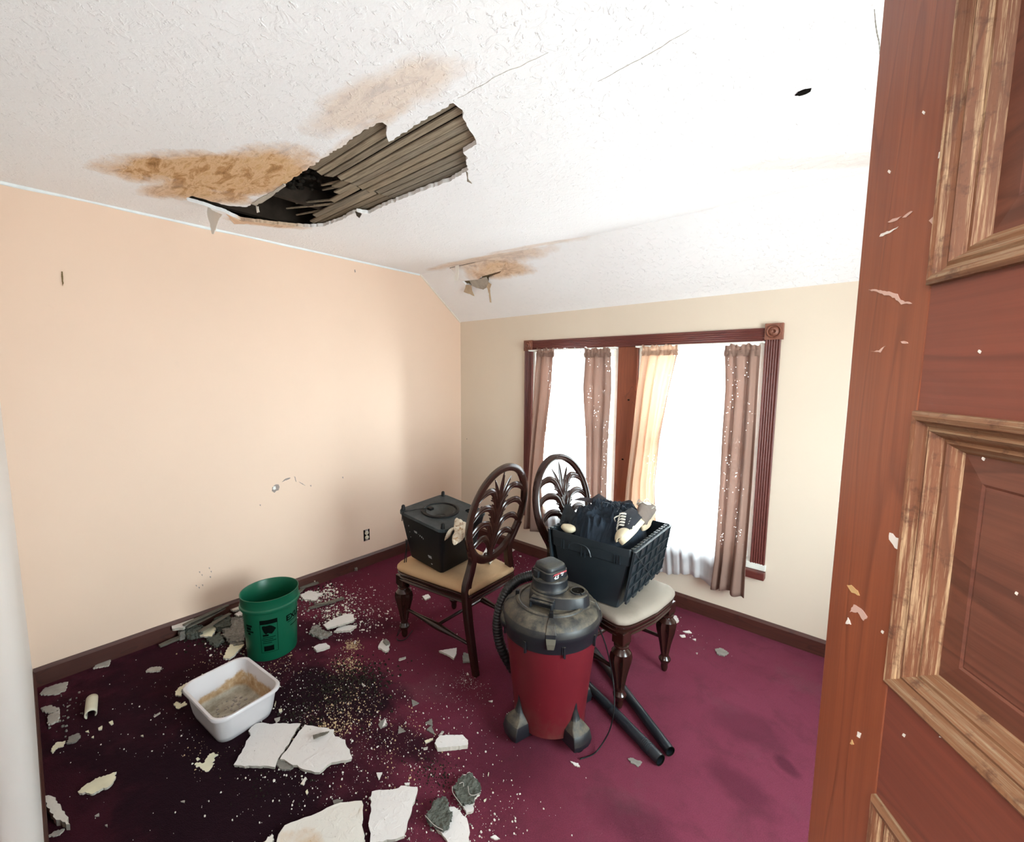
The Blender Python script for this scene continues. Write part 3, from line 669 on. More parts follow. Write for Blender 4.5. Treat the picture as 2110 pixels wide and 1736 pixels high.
# chips of white paint and bare wood on the door face
def door_pt(px, py):
    d = ray(px, py); k = (E0-CAM).dot(dy)/d.dot(dy); P = CAM+d*k; return ((P-E0).dot(dx), P.z-Z0)
def chip(poly, mat, lift=.0006, k=0):
    bm = bmesh.new(); pts = rough_poly([door_pt(*q) for q in poly], .0007, .004, int(poly[0][0]))
    A = [bm.verts.new((x, -lift, z)) for x, z in pts]; B = [bm.verts.new((x, -lift+.0008, z)) for x, z in pts]; bm.faces.new(A); bm.faces.new(B[::-1])
    for i in range(len(A)): bm.faces.new((A[i], B[i], B[(i+1) % len(A)], A[(i+1) % len(A)]))
    obj('paint_chip', bm, mat, door)
MC = simple('chip_white', (.80, .78, .74), .8); MC2 = simple('chip_tan', (.62, .40, .18), .8); MC3 = simple('scuff_pink', (.62, .42, .36), .8)
for pl in [[(1934,327),(1936,314),(1948,304),(1956,299),(1950,312),(1942,322)], [(1937,412),(1939,397),(1948,390),(1957,388),(1950,400),(1943,403)], [(1813,488),(1816,482),(1838,474),(1852,467),(1838,478),(1820,487)],
           [(1833,1112),(1834,1098),(1840,1100),(1846,1108),(1858,1110),(1860,1120),(1853,1134),(1845,1130)], [(1766,1518),(1768,1508),(1775,1512),(1772,1522)], [(1936,1520),(1942,1508),(1952,1515),(1955,1524),(1944,1522)], [(1743,1286),(1748,1273),(1754,1288)]]: chip(pl, MC)
for pl in [[(1746,1206),(1755,1206),(1768,1218),(1772,1228),(1756,1222)], [(1752,1533),(1756,1525),(1760,1535)]]: chip(pl, MC2)
for pl in [[(1790,597),(1815,598),(1850,606),(1856,618),(1880,626),(1858,628),(1845,614),(1815,605)], [(1830,458),(1845,450),(1860,446),(1845,456)], [(1860,449),(1878,435),(1882,436),(1868,448)], [(1915,455),(1925,446),(1933,452),(1934,458),(1922,462)], [(1794,724),(1812,723),(1826,713),(1815,727)],
           [(1752,1262),(1760,1246),(1775,1255),(1788,1272),(1780,1280),(1768,1262)], [(1857,704),(1870,705),(1872,708),(1860,708)]]: chip(pl, MC3)
for (px, py) in ((1904, 232), (1833, 354), (2072, 924), (2054, 1221), (2087, 1360), (1819, 1303), (1989, 945), (1863, 1516), (2019, 725)):
    (lambda yy: chip([(px-3, py), (px-1, py-4), (px+3, py-1), (px+1, py+4)], MC, yy, 1))(-.0119 if px > 1985 and py > 850 else .0006)
# thin worn edge line on the free edge
bm = bmesh.new(); bxx(bm, -.0012, .0004, .004, .012, .3, DH-.02); obj('worn_edge', bm, MC2, door)
for hz in (.25, 1.75):
    bm = bmesh.new(); tube(bm, [(DW+.004, -.002, hz), (DW+.004, -.002, hz+.09)], .006, 8); obj('hinge', bm, M_ROS, door)

# ------------------------------------------------------------------ left wall marks and outlet
P = onx(755.3, 1103, XL); oy, oz = P.y, P.z
ol = thing('wall_outlet', (XL, oy, oz), 0, 'double wall outlet without its cover plate, low on the peach wall', 'outlet')
bm = bmesh.new(); bxx(bm, .0005, .002, -.027, .027, -.047, .047); obj('open_box', bm, M_DARK, ol)
M_IV = simple('ivory_plastic', (.72, .66, .50), .4); M_MET = simple('steel_strap', (.5, .47, .44), .4, metal=.8)
for s in (1, -1): bm = bmesh.new(); bxx(bm, .002, .004, -.014, .014, s*.040-.006, s*.040+.006); obj('mounting_strap', bm, M_MET, ol)
for s in (1, -1):
    bm = bmesh.new(); lathe(bm, [(.0165, 0), (.0165, .005), (.0145, .0065)], 20); bmesh.ops.transform(bm, matrix=Matrix.Translation((.002, 0, s*.019)) @ Matrix.Rotation(R(90), 4, 'Y'), verts=bm.verts[:])
    rc = obj('receptacle', bm, M_IV, ol, smooth=40); bm = bmesh.new()
    for yy in (-.006, .006): bxx(bm, .0084, .0088, yy-.001, yy+.001, s*.019, s*.019+.007)
    bxx(bm, .0084, .0088, -.002, .002, s*.019-.009, s*.019-.005); obj('slot', bm, M_DARK, rc)
wl_ = bpy.data.objects['wall_left']
def wallmark(name, poly, mat, th=.0012):
    bm = bmesh.new(); pts = [onx(*q, XL) for q in poly]; pts = rough_poly([(q.y, q.z) for q in pts], .0012, .008, int(poly[0][0]))
    A = [bm.verts.new((XL+th, y, z)) for y, z in pts]; B = [bm.verts.new((XL-.0005, y, z)) for y, z in pts]; bm.faces.new(A); bm.faces.new(B[::-1])
    for i in range(len(A)): bm.faces.new((A[i], B[i], B[(i+1) % len(A)], A[(i+1) % len(A)]))
    obj(name, bm, mat, wl_)
zw = lambda x, y: (500+x/11.72, 940+y/11.72)
MG = simple('scraped_plaster_grey', (.30, .25, .23), .9)
wallmark('gouge', [zw(*q) for q in [(705,850),(715,760),(760,715),(800,690),(870,690),(890,760),(865,830),(815,840),(770,890)]], MG)
wallmark('gouge', [zw(*q) for q in [(735,740),(790,730),(800,800),(755,820),(725,800)]], M_FLAPW, .002)
wallmark('gouge', [zw(*q) for q in [(945,630),(1020,560),(1080,535),(1150,520),(1145,548),(1080,575),(1010,600)]], MG)
wallmark('scratch', [zw(*q) for q in [(1225,492),(1265,500),(1280,560),(1300,632),(1285,620),(1262,555),(1250,508)]], MG, .0008)
wallmark('scratch', [zw(*q) for q in [(1335,612),(1430,660),(1520,722),(1500,716),(1420,672)]], MG, .0008)
wallmark('nail', [(126,560),(129,560),(131,585),(129,590),(127,575)], simple('rusty_nail', (.16, .10, .03), .7), .004)
wallmark('scratch', [(730,556),(732,556),(733,561),(731,562)], MG)
for i, (x, y) in enumerate([(411,1180),(416,1186),(431,1172),(435,1179),(404,1208),(410,1212),(417,1207),(433,1190),(706,985),(640,1002),(536,1042)]): wallmark('speck', [(x-1.5, y-1.5), (x+1.5, y-2), (x+1, y+2)], MG, .0007)
wb_ = bpy.data.objects['wall_back']
bm = bmesh.new(); q = ony(962, 905, YB); bxx(bm, q.x-.003, q.x+.003, YB-.002, YB, q.z-.006, q.z+.006); obj('speck', bm, MG, wb_)

# ------------------------------------------------------------------ the two carved chairs
def ell(a, b, n=64): return [(a*math.cos(2*PI*i/n), b*math.sin(2*PI*i/n)) for i in range(n)]
LEAN = .225; OCZ = .845; OHW, OHH = .238, .293
def oval_pt(p, q, d=0):
    """point in the leaning plane of the back; p sideways, q up the back, d forward"""
    return Vector((-.002-q*math.sin(LEAN)-.066+d*math.cos(LEAN), p, OCZ+q*math.cos(LEAN)+d*math.sin(LEAN)))
def seat_outline(sc_=1.0, off=0.0):
    pts = []
    c = [(-.035, -.185), (.0, -.19), (.25, -.225), (.46, -.250), (.525, -.235), (.555, -.17), (.572, 0)]
    c = [Vector((x, y, 0)) for x, y in c]; half = smoothpath(c, 6)
    L = [(v.x, v.y) for v in half]; Rr = [(v.x, -v.y) for v in half[::-1]][1:]
    P = L+Rr; cx_ = .26
    return [(cx_+(x-cx_)*sc_+(off if x > cx_ else -off), y*sc_+(off if y > 0 else -off if y < 0 else 0)) for x, y in P]
def make_chair(loc, rz, label, seatmat):
    t = thing('carved_dining_chair', loc, rz, label, 'chair', 'carved dining chairs')
    # oval hoop of the back, moulded section
    bm = bmesh.new(); N = 72; rings = []
    sec = [(-.021, -.012), (-.019, .006), (-.012, .014), (-.002, .016), (.004, .010), (.010, .013), (.017, .010), (.019, .002), (.019, -.010), (.008, -.015), (-.010, -.016)]
    for i in range(N):
        th = 2*PI*i/N; k = 1+.12*max(0, -math.sin(th)); ring = []
        for (w, d) in sec: ring.append(oval_pt((OHW-.021-w*k)*math.cos(th), (OHH-.021-w*k)*math.sin(th), d*k))
        rings.append(ring)
    rings.append(rings[0]); loft(bm, rings, cap=False); bmesh.ops.remove_doubles(bm, verts=bm.verts[:], dist=1e-6); obj('back_hoop', bm, M_CHAIR, t, smooth=35)
    # carved fronds
    sp = bpy.data.objects.new('carved_splat', None)
    bm = bmesh.new()
    tube(bm, [oval_pt(0, q, .002) for q in (-.262, -.2, -.1, 0, .08)], [.020, .012, .010, .009, .007], 8, .8, up=Vector((1, 0, .22)))
    for kk in range(3):
        for s in (-1, 1): tube(bm, [oval_pt(s*(.006+kk*.006)*(1+abs(q)), q, .004) for q in (-.25, -.15, -.05, .04)], [.004, .005, .0045, .003], 6)
    splat = obj('carved_stem', bm, M_CHAIR, t, smooth=60)
    def clipin(p, q):
        k = math.hypot(p/(OHW-.030), q/(OHH-.030)); return (p/k, q/k) if k > 1 else (p, q)
    for s in (-1, 1):
        for j, (q0, pk, pq, ep, eq) in enumerate([(-.235, .095, -.130, .165, -.165), (-.165, .110, -.040, .190, -.085), (-.085, .112, .055, .205, .000), (.000, .095, .150, .190, .105)]):
            pts = [(.010, q0), (.028, q0+(pq-q0)*.45), (.055, q0+(pq-q0)*.86), (pk, pq), (pk+(ep-pk)*.55, pq-.012), (ep, eq), (ep+.03, eq-.03)]
            path = smoothpath([oval_pt(s*clipin(*x)[0], clipin(*x)[1], .002+.004*math.sin(i)) for i, x in enumerate(pts)], 5)
            rr = [.0085+.0115*math.sin(PI*min(1, (i+2)/len(path))) for i in range(len(path))]
            bm = bmesh.new(); tube(bm, path, rr, 8, .5, up=Vector((math.cos(LEAN), 0, math.sin(LEAN))))
            # raised bead along the scroll and a leaf on the inner bend
            tube(bm, [p_+Vector((.008, 0, .002)) for p_ in path[3:-4]], .0028, 6)
            tube(bm, [p_+Vector((-.009, 0, -.002)) for p_ in path[3:-4]], .0028, 6)
            obj('carved_scroll', bm, M_CHAIR, splat, smooth=60)
            # small frond fanning up beside the stem
            for m_, (da, ln) in enumerate(((.35, .085), (.62, .07), (.12, .095))):
                base = Vector((.012, q0+.045+m_*.012)); bm = bmesh.new(); rr = []; pth = []
                for i in range(7):
                    u = i/6; a_ = da+.75*u*u; pp = s*(base.x+ln*u*math.sin(da+.35*u)); qq = base.y+ln*u*math.cos(da+.45*u); cp = clipin(pp, qq); pth.append(oval_pt(cp[0], cp[1], .007)); rr.append(.002+.0100*math.sin(PI*min(.95, u*.85+.1)))
                tube(bm, pth, rr, 6, .5, up=Vector((math.cos(LEAN), 0, math.sin(LEAN)))); tube(bm, [p_+Vector((.004, 0, .001)) for p_ in pth], .0015, 4); obj('carved_leaf', bm, M_CHAIR, splat, smooth=60)
    for (a_, ln, wd) in ((0, .20, .014), (.26, .175, .012), (-.26, .175, .012), (.52, .15, .011), (-.52, .15, .011)):
        bm = bmesh.new(); pth = []; rr = []
        for i in range(10):
            u = i/9; pp = ln*u*math.sin(a_*(1+.5*u)); qq = .045+ln*u*math.cos(a_*(1+.4*u)); pth.append(oval_pt(pp, qq, .004+.004*u)); rr.append(.002+wd*math.sin(PI*min(.97, .15+.82*u)))
        tube(bm, pth, rr, 8, .45, up=Vector((math.cos(LEAN), 0, math.sin(LEAN)))); tube(bm, [p_+Vector((.006, 0, .001)) for p_ in pth[:-1]], .0018, 4); tube(bm, [p_+Vector((-.007, 0, .001)) for p_ in pth[:-1]], .0018, 4); obj('carved_leaf', bm, M_CHAIR, splat, smooth=60)
    for s in (-1, 1):
        bm = bmesh.new(); bmesh.ops.create_uvsphere(bm, u_segments=14, v_segments=8, radius=.011, matrix=Matrix.Translation(oval_pt(s*.03, -.248, .008))); obj('carved_berry', bm, M_CHAIR, splat, smooth=180)
    # rear legs: square sabre, running up into the hoop
    for s in (-1, 1):
        path = smoothpath([(-.070, s*.175, 0), (-.050, s*.176, .10), (-.022, s*.178, .26), (-.006, s*.180, .40), (-.004, s*.176, .48), (-.012, s*.155, .56), (-.022, s*.150, .62), (-.036, s*.178, .68), (-.050, s*.205, .74)], 5)
        wd = [.019+.007*math.sin(PI*min(1, i/(len(path)*.9))) for i in range(len(path))]; rings = []
        for i, P_ in enumerate(path):
            w = wd[i]*.86; k = .7; rings.append([P_+Vector(v) for v in ((-w, -w*k, 0), (-w*k, -w, 0), (w*k, -w, 0), (w, -w*k, 0), (w, w*k, 0), (w*k, w, 0), (-w*k, w, 0), (-w, w*k, 0))])
        bm = bmesh.new(); loft(bm, rings); obj('leg', bm, M_CHAIR, t, smooth=40)
    # front legs: turned, fluted vase
    prof = [(.010, 0), (.014, .006), (.016, .02), (.014, .04), (.018, .055), (.023, .064), (.024, .072), (.019, .082), (.0145, .094), (.019, .12), (.024, .16), (.031, .20), (.038, .235), (.041, .262), (.038, .285), (.028, .302), (.021, .312), (.027, .320), (.027, .327), (.021, .333), (.030, .342)]
    for s in (-1, 1):
        bm = bmesh.new()
        P2 = []
        for (a_, b_) in zip(prof[:-1], prof[1:]):
            for k in range(3): P2.append((a_[0]+(b_[0]-a_[0])*k/3, a_[1]+(b_[1]-a_[1])*k/3))
        P2.append(prof[-1])
        P2 = [(r_*(1+.33*min(1, z_/.05)), z_) for r_, z_ in P2]
        lathe(bm, P2, 48, (.505, s*.205, 0), mod=lambda th, z: 1-(.30*abs(math.sin(4*th))**.7*(1 if .11 < z < .29 else 0)) if z > .1 else 1)
        lg = obj('leg', bm, M_CHAIR, t, smooth=50)
        bm = bmesh.new(); bxx(bm, .472, .538, s*.205-.033, s*.205+.033, .338, .400); obj('leg_block', bm, M_CHAIR, lg, bevel=.004)
    # seat rail with three mouldings
    bm = bmesh.new(); rings = []
    for (z, o_) in ((.372, -.016), (.374, -.004), (.380, .0), (.386, -.006), (.390, -.007), (.394, .001), (.402, .003), (.408, -.006), (.412, -.006), (.416, .003), (.426, .006), (.432, -.002), (.436, -.012)):
        rings.append([(x, y, z) for x, y in seat_outline(.965, o_)])
    loft(bm, rings); obj('seat_rail', bm, M_CHAIR, t, smooth=30)
    bm = bmesh.new(); rings = []
    for (z, k, o_) in ((.432, .96, 0), (.437, .985, 0), (.446, .998, 0), (.457, .995, 0), (.468, .965, 0), (.476, .90, 0), (.481, .78, 0), (.484, .55, 0), (.485, .25, 0), (.4855, .05, 0)):
        rings.append([(x, y, z) for x, y in seat_outline(k)])
    loft(bm, rings); obj('seat', bm, seatmat, t, smooth=60)
    # stretchers
    for s in (-1, 1):
        bm = bmesh.new(); n = 22; a_ = Vector((-.035, s*.176, .155)); b_ = Vector((.495, s*.203, .185))
        tube(bm, [a_.lerp(b_, i/n) for i in range(n+1)], [.009+.011*math.exp(-((i/n-.5)/.22)**2) for i in range(n+1)], 10); obj('stretcher', bm, M_CHAIR, t, smooth=60)
    bm = bmesh.new(); tube(bm, [(.23, -.19, .17), (.23, .19, .17)], .010, 10); obj('stretcher', bm, M_CHAIR, t, smooth=60)
    return t
def m_seat(name, c, stain):
    t = NT(name); v = t.map(); n = t.noise(v, 7, 5, .6); col = t.mix(n, tuple(x*.82 for x in c), c)
    for (cx_, cy_, rx, ry) in ((.42, -.16, .12, .08), (.2, .05, .2, .1), (.1, -.17, .1, .06)):
        col = t.mix(t.math('MULTIPLY', blob(t, v, cx_, cy_, rx, ry, 0, .5, 12, .6), .55), col, stain)
    t.bump(t.noise(v, 220, 2), .35, .002); return t.fin(col, .85, .2)
chairA = make_chair((-1.605, 1.700, 0), R(181), 'carved wooden chair with tan seat, turned towards the peach wall, black speaker on it', m_seat('tan_seat_fabric', (.47, .30, .165), (.24, .15, .085)))
chairB = make_chair((-1.316, 2.101, 0), R(-9), 'carved wooden chair with grey-beige seat near the window, dark crate on it', m_seat('greige_seat_fabric', (.31, .265, .22), (.17, .14, .11)))

# ------------------------------------------------------------------ speaker (subwoofer, standing upside down)
def rrect(hx, hy, r, n=6, dent=None):
    P = []
    for (sx, sy, a0) in ((1, 1, 0), (-1, 1, 90), (-1, -1, 180), (1, -1, 270)):
        for i in range(n+1): a = R(a0+90*i/n); P.append((sx*(hx-r)+r*math.cos(a), sy*(hy-r)+r*math.sin(a)))
    return P
SZ = .486
spk = thing('subwoofer_speaker', (-1.943, 1.649, .502), 0, 'black box loudspeaker with round cone, cone side up, on the tan chair seat', 'speaker')
spk.rotation_euler = (.053, .100, .031)
M_SPK = simple('black_speaker_vinyl', (.004, .004, .0045), .5, .25, var=.3); 
t = NT('dusty_speaker_plate'); v = t.map(); M_PLATE = t.fin(t.mix(t.ramp(t.noise(v, 14, 5, .65), [(.35, 0), (.75, 1)]), (.012, .019, .023), (.050, .060, .064)), .55, .35)
HS = .296; bm = bmesh.new(); TW, TD = .196, .181
rings = []
for (z, k) in ((0, .70), (.004, .715), (HS-.018, .955), (HS-.018, .955)): rings.append([(x*k, y*k, z) for x, y in rrect(TW, TD, .03)])
rv_ = loft(bm, rings[:3], cap=False); bm.faces.new(rv_[0][::-1]); obj('cabinet', bm, M_SPK, spk, smooth=30)
CN = (-.012, -.008); bm = bmesh.new(); r_o = .096; n = 48
# top plate with a cone opening and a port opening
out = rrect(TW, TD, .045); cone = [(CN[0]+r_o*math.cos(2*PI*i/n), CN[1]+r_o*math.sin(2*PI*i/n)) for i in range(n)]; port = [(.112+.027*math.cos(2*PI*i/20), .112+.027*math.sin(2*PI*i/20)) for i in range(20)]
ringed(bm, out, [cone, port], lambda p: (p[0], p[1], HS)); e = bmesh.ops.extrude_face_region(bm, geom=bm.faces[:]); vv = [x for x in e['geom'] if isinstance(x, bmesh.types.BMVert)]; bmesh.ops.translate(bm, vec=(0, 0, -.018), verts=vv)
obj('top_plate', bm, M_PLATE, spk, bevel=.003)
bm = bmesh.new(); lathe(bm, [(.108, HS-.001), (.106, HS+.006), (.098, HS+.007), (.096, HS+.002), (.090, HS-.004), (.084, HS+.001), (.078, HS-.006), (.070, HS-.018), (.045, HS-.042), (.040, HS-.045), (.030, HS-.036), (.002, HS-.032)], 48, (CN[0], CN[1], 0), cap=False)
obj('cone', bm, simple('dusty_grey_cone', (.050, .048, .042), .6, .4, var=.4, vscale=16), spk, smooth=40)
bm = bmesh.new(); lathe(bm, [(.111, HS), (.110, HS+.007), (.098, HS+.009), (.094, HS+.003), (.094, HS), ], 48, (CN[0], CN[1], 0), cap=False); obj('cone_rim', bm, M_SPK, spk, smooth=40)
bm = bmesh.new(); lathe(bm, [(.0275, HS-.0005), (.026, HS), (.028, HS-.015), (.028, HS-.05), (.001, HS-.05)], 24, (.112, .112, 0), cap=False); obj('port', bm, M_DARK, spk, smooth=40)
for (sx, sy) in ((1, 1), (1, -1), (-1, 1), (-1, -1)):
    bm = bmesh.new(); lathe(bm, [(.013, 0), (.012, .006), (.010, .026), (.006, .030)], 16, (sx*(TW-.026), sy*(TD-.026), HS)); obj('foot', bm, M_SPK, spk, smooth=40)
M_LIT = simple('pale_print', (.30, .31, .31), .6)
L_ = lambda bm, x0, x1, z0, z1: bxx(bm, x0, x1, -(TD*(.715+.24*(z0/(HS-.018))))-.0015, -(TD*(.715+.24*(z0/(HS-.018))))+.004, z0, z1)
for q in ((-.075, -.045, .200, .2035), (-.070, -.045, .193, .197), (-.030, -.027, .192, .194), (-.018, -.012, .184, .192), (-.002, .005, .180, .190), (.014, .017, .175, .186), (.045, .078, .075, .083), (.050, .080, .068, .073), (.068, .080, .030, .035), (-.130, -.127, .215, .223), (-.126, -.122, .178, .181), (-.124, -.120, .145, .148)): bm = bmesh.new(); L_(bm, q[0]*.85, q[1]*.85, q[2], q[3]); obj('printed_mark', bm, M_LIT, spk)
bm = bmesh.new(); tube(bm, smoothpath([(-.06, -.045, HS+.008), (-.09, -.085, HS+.010), (-.125, -.14, HS+.004), (-.135, -TD-.003, HS+.002), (-.140, -TD-.006, HS-.05)], 5), .0022, 6); bxx(bm, -.075, -.045, -.055, -.030, HS+.001, HS+.014); obj('speaker_lead', bm, M_SPK, spk, smooth=60)
# mains lead hanging down in front of the chair leg to the floor
bm = bmesh.new(); A = [(840,1112),(833,1160),(829,1200),(829,1240),(831,1275),(822,1300),(818,1318)]
dist = [2.55, 2.56, 2.56, 2.57, 2.58, 2.58, 2.58]
for off in (0, 4):
    P_ = []
    for (px, py), dd in zip(A, dist):
        d = ray(px+off*math.sin(py*.05), py); k = dd/math.hypot(d.x, d.y); P_.append(CAM+d*k)
    P_[-1].z = max(P_[-1].z, .006); P_[-2].z = max(P_[-2].z, .03); tube(bm, smoothpath(P_, 6), .0026, 6)
P0 = onz(818, 1316, .006); P1 = onz(835, 1318, .006); P2_ = onz(850, 1300, .006); tube(bm, smoothpath([P0, (P0+P1)/2+Vector((0, -.02, 0)), P1, P2_], 6), .0026, 6)
tag(obj('power_lead', bm, M_SPK, smooth=60), 'thin black doubled cable hanging from the speaker down the chair leg', 'cable')
# torn paper rag over the edge of the speaker, and plaster pieces on the seats and speaker
bm = bmesh.new(); nu, nv = 22, 16; rows = []
for j in range(nv+1):
    row = []
    for i in range(nu+1):
        u = i/nu; v_ = j/nv; x = -1.735+.14*u+.02*math.sin(v_*5); yy = 1.50+.10*v_-.03*u; z = SZ+HS+.010-.075*(1-v_)**1.5*(.6+.4*math.sin(u*9+1))+.007*noise.noise(Vector((u*5, v_*5, 1)))+.006
        if v_ < .25: x += .0; z -= .012*math.sin(u*17)
        row.append(bm.verts.new((x, yy-.02*(1-v_)*math.sin(u*11), z)))
    rows.append(row)
for a, b in zip(rows[:-1], rows[1:]):
    for i in range(nu): bm.faces.new((a[i], a[i+1], b[i+1], b[i]))
t = NT('brown_speckled_paper'); v = t.map(); M_RAG = t.fin(t.mix(t.ramp(t.noise(v, 38, 5, .7), [(.48, 0), (.66, 1)]), (.66, .58, .46), (.30, .16, .07)), .85, .2)
o = obj('paper_scrap', bm, M_RAG, smooth=60); s_ = o.modifiers.new('t', 'SOLIDIFY'); s_.thickness = .002
tag(o, 'crumpled brown-speckled paper scrap draped over the edge of the speaker', 'paper')

# ------------------------------------------------------------------ crate with hinged lids
CZ = .487; crate = thing('storage_crate', (-1.044, 2.052, CZ), R(1.5), 'dark blue-grey plastic crate of clothes and shoes, standing on the chair near the window', 'crate')
M_CRATE = simple('dark_teal_crate_plastic', (.012, .018, .023), .42, .5, var=.18, vscale=9, bump=.15, bscale=40)
HX, HY, CH = .220, .240, .310
def wall_rings(k0, zs_): pass
bm = bmesh.new(); rings = []
for (z, k) in ((0, .70), (.002, .705), (.20, .90), (.225, .925), (.228, .965), (CH-.035, .99), (CH-.034, 1.0), (CH-.006, 1.005), (CH, 1.0), (CH, .965), (CH-.006, .955), (.05, .70), (.012, .66), (.012, .02)): rings.append([(x*k, y*(k if k < .1 else 1-(1-k)*.25), z) for x, y in rrect(HX, HY, .018, 3)])
loft(bm, rings); obj('crate_body', bm, M_CRATE, crate, smooth=25)
for x in (-.155, -.142, .140, .153, .166): bm = bmesh.new(); bxx(bm, x-.003, x+.003, -HY*.995-.003, -HY*.96, CH-.085, CH-.04); obj('crate_rib', bm, M_CRATE, crate)
for x in (-.02, -.04): bm = bmesh.new(); bxx(bm, x-.002, x+.002, -HY*.99-.003, -HY*.96, CH-.10, CH-.04); obj('crate_rib', bm, M_CRATE, crate)
bm = bmesh.new(); tube(bm, smoothpath([(-.115, -HY*.985, CH-.075), (-.10, -HY*.99-.002, CH-.045), (-.03, -HY*.99-.002, CH-.040), (.0, -HY*.99-.002, CH-.055), (.012, -HY*.985, CH-.09)], 6), .0045, 6); obj('hand_grip_lip', bm, M_CRATE, crate)
# hinged lid flap hanging down on the right side: ribbed grid
def lid(sgn, hang, name='lid_flap'):
    M = Matrix.Translation((sgn*(HX+.012), 0, CH-.004)) @ Matrix.Rotation(sgn*hang, 4, 'Y')
    # local: flap in the x (outwards) - y plane, hung
    bm = bmesh.new(); w = .255; L_ = HY*1.0
    bxx(bm, 0, sgn*w, -L_, L_, -.002, .0015, M)
    for k in range(5): x = sgn*(.002+k*(w-.006)/4); bxx(bm, x-.002, x+.002, -L_, L_, .001, .013, M)
    for k in range(7): yy = -L_+.003+k*(2*L_-.006)/6; bxx(bm, 0, sgn*w, yy-.002, yy+.002, .001, .010, M)
    for s in (-1, 1): tube(bm, [M @ Vector((sgn*.01, s*L_*.95, .010)), M @ Vector((sgn*w*.95, -s*L_*.3, .010))], .0022, 5)
    # interlocking teeth along the free edge
    for k in range(6):
        yy = -L_+L_*2*(k+.25)/6; bxx(bm, sgn*w, sgn*(w+.022), yy, yy+L_*.17, -.001, .009, M)
    lf = obj(name, bm, M_CRATE, crate, bevel=.001, seg=1)
    bm = bmesh.new(); tube(bm, [(sgn*(HX+.006), -L_*.97, CH-.003), (sgn*(HX+.006), L_*.97, CH-.003)], .006, 10)
    for k in range(14): yy = -L_*.93+k*L_*1.86/13; lathe(bm, [(.0085, -.008), (.0085, .008)], 8, (0, 0, 0)) if 0 else bxx(bm, sgn*(HX-.006), sgn*(HX+.014), yy-.007, yy+.007, CH-.007, CH+.005)
    obj('hinge', bm, M_CRATE, crate, bevel=.001, seg=1)
lid(1, R(99)); lid(-1, R(97))

# clothes heap
M_NAVY = simple('navy_fabric', (.013, .021, .033), .75, .25, var=.5, vscale=12, bump=.25, bscale=260)
M_GREYF = simple('charcoal_felt', (.050, .045, .050), .9, .15, var=.25, vscale=30, bump=.3, bscale=200)
def heap(name, c, hx, hy, H, z0, mat, label, cat, seed=0, rot=0, fold=.018, drop=.03, n=70, taper=4):
    bm = bmesh.new(); rows = []
    for j in range(n+1):
        row = []
        for i in range(n+1):
            u = 2*i/n-1; v_ = 2*j/n-1; uu = u*math.sqrt(1-v_*v_/2); w_ = v_*math.sqrt(1-u*u/2); r = math.hypot(uu, w_)
            p_ = Vector((uu*2.1+seed, w_*2.1, seed*.7)); q_ = p_+Vector((noise.noise(p_*1.2), noise.noise(p_*1.2+Vector((5, 5, 5))), 0))*.9
            rid = 1-abs(noise.noise(q_*1.3))*2.2; rid = max(0, rid)**2; rid2 = max(0, 1-abs(noise.noise(q_*2.9+Vector((9, 0, 0))))*2.6)**2
            h = H*(1-r**taper)+fold*rid*(1-r**6)+fold*.45*rid2-drop*r**8
            row.append(bm.verts.new((uu*hx, w_*hy, h)))
        rows.append(row)
    for a, b in zip(rows[:-1], rows[1:]):
        for i in range(n): bm.faces.new((a[i], a[i+1], b[i+1], b[i]))
    bm2 = obj(name, bm, mat, smooth=180); s_ = bm2.modifiers.new('t', 'SOLIDIFY'); s_.thickness = .003; s_.offset = -1
    bm2.location = (c[0], c[1], z0); bm2.rotation_euler = (0, 0, rot); return tag(bm2, label, cat) if label else bm2
hp1 = heap('clothing_heap', (-1.060, 2.050), .203, .222, .092, CZ+CH-.022, M_NAVY, 'crumpled heap of navy clothing filling the dark crate', 'clothing', 3, .03, .040, .05, taper=8)
M_SEAM = simple('pale_seam_thread', (.13, .15, .18), .7)
def on_heap(x, y): 
    # height of the heap at local x,y by nearest vertex
    best = min(hp1.data.vertices, key=lambda v_: (v_.co.x-x)**2+(v_.co.y-y)**2); return Vector((x, y, best.co.z+.0015))
for pl in [[(-.05, .0), (.0, .03), (.05, .01), (.10, .05)], [(-.08, .06), (-.02, .07), (.05, .10), (.09, .13)], [(-.02, -.02), (-.01, .05), (-.03, .12)], [(.05, -.02), (.06, .05), (.04, .12)], [(-.10, -.04), (-.04, -.05), (.03, -.03)]]:
    P_ = smoothpath([Vector((x, y, 0)) for x, y in pl], 6); bm = bmesh.new(); tube(bm, [on_heap(q.x, q.y) for q in P_], .0013, 5); obj('seam', bm, M_SEAM, hp1)
# charcoal cap on top at the back
bm = bmesh.new(); nu, nv = 34, 12; rows = []; YK = 2.17
ct = [(0, 1188, 1052), (.12, 1200, 1045), (.28, 1219, 1027), (.38, 1230, 1019), (.48, 1243, 1028), (.60, 1257, 1038), (.80, 1276, 1037), (.95, 1292, 1033), (1, 1297, 1036)]
for j in range(nv+1):
    row = []
    for i in range(nu+1):
        u = i/nu; v_ = j/nv; px, py = interp(ct, u); T = ony(px, py, YK); zb = .865+.008*math.sin(u*6)
        a = PI*v_; z = zb+(T.z-zb)*math.sin(a)**.8 if 0 < v_ < 1 else zb
        row.append(bm.verts.new((T.x, YK+.075*(v_-.5)*(1+.3*math.sin(u*5))+.03*u, max(z, zb)+.003*noise.noise(Vector((u*6, v_*6, 2))))))
    rows.append(row)
for a, b in zip(rows[:-1], rows[1:]):
    for i in range(nu): bm.faces.new((a[i], a[i+1], b[i+1], b[i]))
for r_ in (0, nu): bm.faces.new([rw[r_] for rw in rows])
